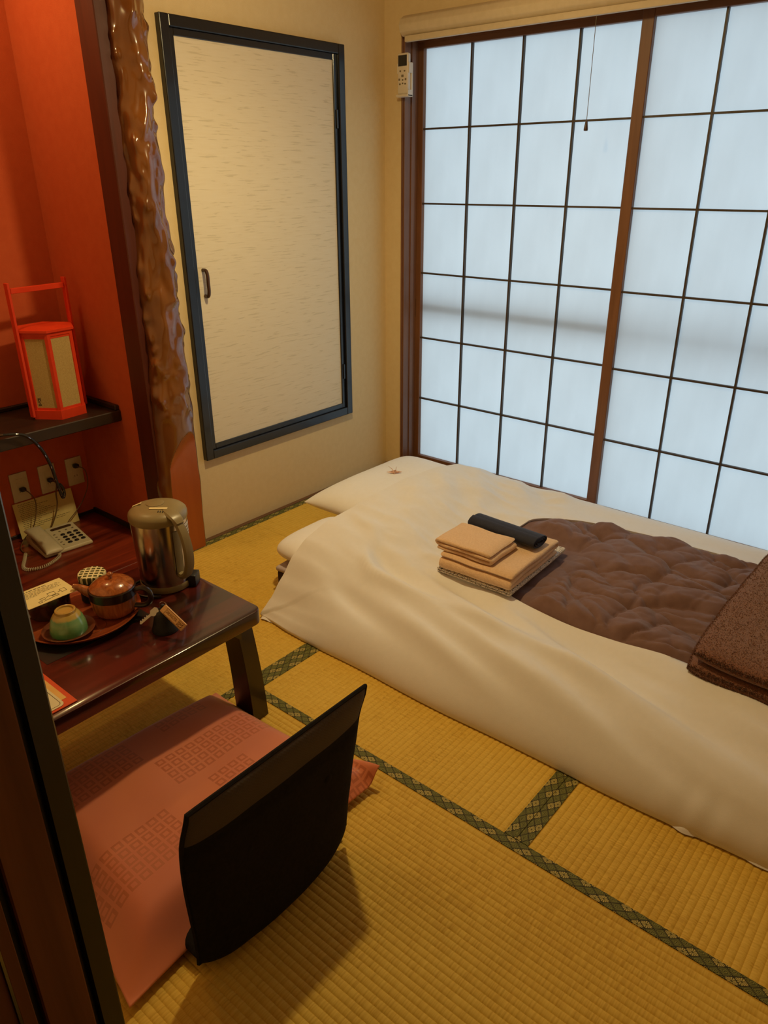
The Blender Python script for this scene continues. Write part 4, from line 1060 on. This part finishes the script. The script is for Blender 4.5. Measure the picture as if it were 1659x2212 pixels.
# black strap curling over the shelf edge
stp = catmull([(-.30, -2.06, .582), (-.24, -2.02, .584), (-.195, -1.96, .592), (-.178, -1.888, .578), (-.172, -1.845, .525), (-.170, -1.820, .453), (-.170, -1.808, .375), (-.172, -1.800, .325), (-.176, -1.793, .308), (-.180, -1.784, .320), (-.180, -1.786, .345), (-.178, -1.796, .362)], 8)
so = thing('hanging_strap', 'black braided strap curling over the shelf edge above the telephone', 'strap', (-.19, -1.9, .57))
MB().tube(stp, .0058, 8).build('braided_cord', M['darkplastic'], so)
dash = MB()
for i in range(6, len(stp)-10, 5):
    d = (stp[i+1]-stp[i]).normalized(); side = Vector((1, -.6, .4)).normalized(); side = (side-d*side.dot(d)).normalized()
    dash.tube([stp[i]+side*.0054, (stp[i]+stp[i+1])/2+side*.0058, stp[i+1]+side*.0054], .0012, 5)
dash.build('glinting_thread', M['chrome'], so)['kind'] = 'stuff'

# lantern -------------------------------------------------------------------
LZ = .5722; LC = Vector((-.357, -1.655, LZ)); LR = .106; LA = math.radians(-24)
la = thing('paper_lantern', 'red hexagonal lantern with paper panes standing on the alcove shelf', 'lantern', tuple(LC))
def hexp(r, z, k): a = LA+pi/3*k; return LC+Vector((r*math.cos(a), r*math.sin(a), z))
def hexslab(r0, r1, z0, z1, name, mat, par=la):
    vs_ = [hexp(r0, z0, k) for k in range(6)]+[hexp(r1, z1, k) for k in range(6)]
    fs_ = [tuple(range(6))[::-1], tuple(range(6, 12))]+[(k, (k+1) % 6, 6+(k+1) % 6, 6+k) for k in range(6)]
    return MB().add(vs_, fs_).build(name, mat, par, False)
hexslab(LR, LR, .0, .034, 'base', M['lantern'])
hexslab(LR*.97, LR*.97, .308, .322, 'top_frame', M['lantern'])
hexslab(LR*1.05, LR*1.05, .322, .330, 'roof', M['lantern']); 
hexslab(LR*1.05, LR*.55, .330, .338, 'roof_slope', M['lantern'])
for k in range(6):
    a = hexp(LR*.97, 0, k); d1 = (hexp(LR, 0, k+1)-hexp(LR, 0, k)).normalized(); d2 = (hexp(LR, 0, k-1)-hexp(LR, 0, k)).normalized()
    w_ = .012; inn = (LC-a).normalized()*.010
    vs_ = []
    for z in (.034, .308):
        vs_ += [a+up*z, a+d1*w_+up*z, a+d1*w_*.8+inn+up*z, a+d2*w_*.8+inn+up*z, a+d2*w_+up*z]
    MB().add(vs_, [(0, 1, 6, 5), (1, 2, 7, 6), (2, 3, 8, 7), (3, 4, 9, 8), (4, 0, 5, 9), (0, 4, 3, 2, 1), (5, 6, 7, 8, 9)]).build('corner_post', M['lantern'], la, False)
    b = hexp(LR*.97, 0, k+1); i2 = (LC-(a+b)/2); i2.z = 0; i2 = i2.normalized()
    pm = MB(); q0 = a+d1*w_*.8+i2*.004; q1 = b-d1*w_*.8+i2*.004
    pm.add([q0+up*.034, q1+up*.034, q1+up*.308, q0+up*.308, q0+i2*.001+up*.034, q1+i2*.001+up*.034, q1+i2*.001+up*.308, q0+i2*.001+up*.308], [(0, 1, 2, 3), (4, 7, 6, 5), (0, 4, 5, 1), (1, 5, 6, 2), (2, 6, 7, 3), (3, 7, 4, 0)])
    pn = pm.build('paper_pane', M['paper'], la, False)
    for z in (.034, .299):
        rl = MB(); o2 = -i2*.001; rl.add([q0+up*z+o2, q1+up*z+o2, q1+up*(z+.009)+o2, q0+up*(z+.009)+o2, q0+up*z+i2*.006, q1+up*z+i2*.006, q1+up*(z+.009)+i2*.006, q0+up*(z+.009)+i2*.006], [(0, 1, 2, 3), (4, 7, 6, 5), (0, 4, 5, 1), (1, 5, 6, 2), (2, 6, 7, 3), (3, 7, 4, 0)])
        rl.build('pane_rail', M['lantern'], la, False)
    if k == 5:   # maker's stamp on the left front pane
        st_ = MB(); random.seed(5)
        for r in range(5):
            for c in range(3):
                if random.random() < .8:
                    a0 = q0+d1*(.010+.0042*c)-i2*.0008+up*(.052+.0058*r); st_.add([a0, a0+d1*.0032, a0+d1*.0032+up*.0044, a0+up*.0044], [(0, 1, 2, 3)])
        st_.build('stamp', M['darkink'], pn, False)
for k in (5, 2):
    a = hexp(LR+.006, 0, k); rd = (hexp(1, 0, k)-LC).normalized(); ang = math.atan2(rd.y, rd.x)
    MB().box(-.004, .005, -.011, .011, .010, .495, .001, 1, Matrix.Translation(a) @ Matrix.Rotation(ang, 4, 'Z')).build('handle_post', M['lantern'], la, False)
a = hexp(LR+.002, 0, 5); b = hexp(LR+.002, 0, 2); ang = math.atan2((b-a).y, (b-a).x)
MB().box(.003, (b-a).length-.003, -.008, .008, .458, .476, .001, 1, Matrix.Translation(a) @ Matrix.Rotation(ang, 4, 'Z')).build('handle_bar', M['lantern'], la, False)

# ------------------------------------------------------------------ floor chair and cushion
ch = thing('legless_floor_chair', 'black legless floor chair with mesh-topped backrest seen from behind', 'chair', (1.4, -2.28, 0))
def back_mid(u, v):
    t = (v+1)/2; z = .004+.416*t
    yc = -2.290+.020*t; hw = .205+.033*sstep(0, .85, t)
    z += .045*max(0, -v)**3*max(0, u)**3+.026*max(0, -v)**3*max(0, -u)**5
    x = 1.520+.018*(1-u*u)*(1-t)+.012*t+.012*sstep(.78, 1, t)-.010*math.sin(pi*t)
    return Vector((x, yc+u*(hw if u > 0 else hw-.020*t), z))
def back_th(u, v):
    e = ((1-abs(u)**7)**.5)*((1-abs(v)**9)**.5)
    t = (v+1)/2
    groove = .006*math.exp(-((t-.775)/.016)**2)
    return max(.002, .026*e*(1-.30*sstep(.74, .84, t))-groove*.6+.002*nz(u*3, v*3))
bmesh_back = sheet_solid(back_mid, back_th, 46, 60, Vector((1, 0, 0)))
def mesh_fabric():
    m, nt, b = base_mat('black_mesh_fabric', C(44, 39, 36), .85, 0, .3)
    v = coords(nt, (1, 190, 190), (pi/4, 0, 0)); n = N(nt, 'ShaderNodeTexVoronoi'); n.inputs['Scale'].default_value = 1.0; n.inputs['Randomness'].default_value = 0; nt.links.new(v, n.inputs['Vector'])
    nt.links.new(ramp(nt, n.outputs['Distance'], [(.18, C(14, 12, 12)), (.42, C(84, 74, 66))]), b.inputs['Base Color']); bump(nt, b, n.outputs['Distance'], .001); return m
M['chairmesh'] = mesh_fabric()
bmesh_back.mi = [1 if sum(bmesh_back.v[k][2] for k in f)/len(f) > .338 else 0 for f in bmesh_back.f]
bmesh_back.build('backrest', [M['chair'], M['chairmesh']], ch, True, 1.3)
pp = [back_mid(-1, v/10) for v in range(-10, 11)]+[back_mid(u/10, 1) for u in range(-9, 11)]+[back_mid(1, -v/10) for v in range(-9, 11)]
MB().tube(pp, .0050, 6).build('piping', M['chair'], ch)
for (u, v) in ((-.42, .16), (.52, .22)):
    p = back_mid(u, v)+Vector((.0255, 0, 0))
    mb = MB(); mb.lathe([(.0115, -.004), (.0110, 0), (.006, .0018), (0, .002)], (0, 0, 0), 20); m2 = Matrix.Translation(p) @ Matrix.Rotation(pi/2, 4, 'Y')
    mb.v = [tuple(m2 @ Vector(q)) for q in mb.v]; mb.build('button', M['chair'], ch)
sheet_solid(lambda u, v: Vector((1.275+.235*u, -2.285+.205*v, .024)), lambda u, v: .0225*((1-u**8)**.5)*((1-v**8)**.5), 26, 26).build('seat', M['chair'], ch, True, 1.2)

def cushion_mat():
    m, nt, b = base_mat('terracotta_jacquard', C(196, 104, 66), .62, 0, .35, 0, .35)
    tc = N(nt, 'ShaderNodeTexCoord'); sp_ = N(nt, 'ShaderNodeSeparateXYZ'); nt.links.new(tc.outputs['UV'], sp_.inputs[0])
    u, v = sp_.outputs[0], sp_.outputs[1]
    def cell(s, coord): return math_(nt, 'FRACT', math_(nt, 'MULTIPLY', coord, s)), math_(nt, 'FLOOR', math_(nt, 'MULTIPLY', coord, s))
    fu, iu = cell(26, u); fv, iv = cell(26, v)
    mx = math_(nt, 'MAXIMUM', math_(nt, 'ABSOLUTE', math_(nt, 'SUBTRACT', fu, .5)), math_(nt, 'ABSOLUTE', math_(nt, 'SUBTRACT', fv, .5)))
    ringv = math_(nt, 'MULTIPLY', math_(nt, 'GREATER_THAN', mx, .20), math_(nt, 'LESS_THAN', mx, .39))
    def band(iu_, iv_, a0, a1, b0, b1):
        r = math_(nt, 'MULTIPLY', math_(nt, 'GREATER_THAN', iu_, a0-.5), math_(nt, 'LESS_THAN', iu_, a1+.5))
        s = math_(nt, 'MULTIPLY', math_(nt, 'GREATER_THAN', iv_, b0-.5), math_(nt, 'LESS_THAN', iv_, b1+.5)); return math_(nt, 'MULTIPLY', r, s)
    tot = None
    for q in ((4, 8, 3, 11), (10, 13, 12, 22), (15, 19, 2, 9), (2, 6, 15, 19), (15, 22, 14, 17), (20, 24, 20, 24)):
        k = band(iu, iv, *q); tot = k if tot is None else math_(nt, 'MAXIMUM', tot, k)
    f = math_(nt, 'MULTIPLY', ringv, tot)
    n = N(nt, 'ShaderNodeTexNoise'); n.inputs['Scale'].default_value = 5; nt.links.new(tc.outputs['Object'], n.inputs['Vector'])
    base = ramp(nt, n.outputs[0], [(.35, C(214, 124, 82)), (.65, C(206, 116, 84))])
    mxn = N(nt, 'ShaderNodeMix', data_type='RGBA'); nt.links.new(f, mxn.inputs[0]); nt.links.new(base, mxn.inputs[6]); mxn.inputs[7].default_value = C(188, 102, 64)
    nt.links.new(mxn.outputs[2], b.inputs['Base Color'])
    rg = math_(nt, 'ADD', .62, math_(nt, 'MULTIPLY', f, -.22)); nt.links.new(rg, b.inputs['Roughness'])
    return m
M['cushion'] = cushion_mat()
QC = [Vector((.835, -2.555, 0)), Vector((1.485, -2.625, 0)), Vector((1.470, -1.900, 0)), Vector((.880, -1.948, 0))]   # u-,v- / u+,v- / u+,v+ / u-,v+
def cush_mid(u, v):
    a, b = (u+1)/2, (v+1)/2
    p = QC[0]*(1-a)*(1-b)+QC[1]*a*(1-b)+QC[2]*a*b+QC[3]*(1-a)*b
    pin = .055
    c = (QC[0]+QC[1]+QC[2]+QC[3])/4
    p = p+(c-p)*pin*((1-u*u)*abs(v)**3+(1-v*v)*abs(u)**3)
    # drapes over the seat block, tucked before the backrest; corners droop to the mat
    edge = max(abs(u), abs(v)); 
    seat = sstep(1.0, .72, edge)
    z = .020+.050*seat+.010*abs(u*v)**4*0
    if v > .9 and u > .4: z += .040*sstep(.9, 1, v)*sstep(.4, 1, u)
    if u > .85 and abs(v) < .85: p.x = min(p.x, 1.478)
    return Vector((p.x, p.y, z))
def cush_th(u, v):
    return max(.003, .042*((1-abs(u)**3)**.5)*((1-abs(v)**3)**.5)+.010*nz(u*2.6+4, v*2.6)*(1-u*u)*(1-v*v))
cm = sheet_solid(cush_mid, cush_th, 50, 50, down=.45)
co = cm.build('floor_cushion', M['cushion'], None, True, 1.4)
tag(co, 'terracotta floor cushion with small square pattern on the black chair seat', 'cushion')
me = co.data; uvl = me.uv_layers.new(name='UVMap')
for l in me.loops:
    p = me.vertices[l.vertex_index].co; uvl.data[l.index].uv = ((p.x-.82)/.68, (p.y+2.63)/.74)
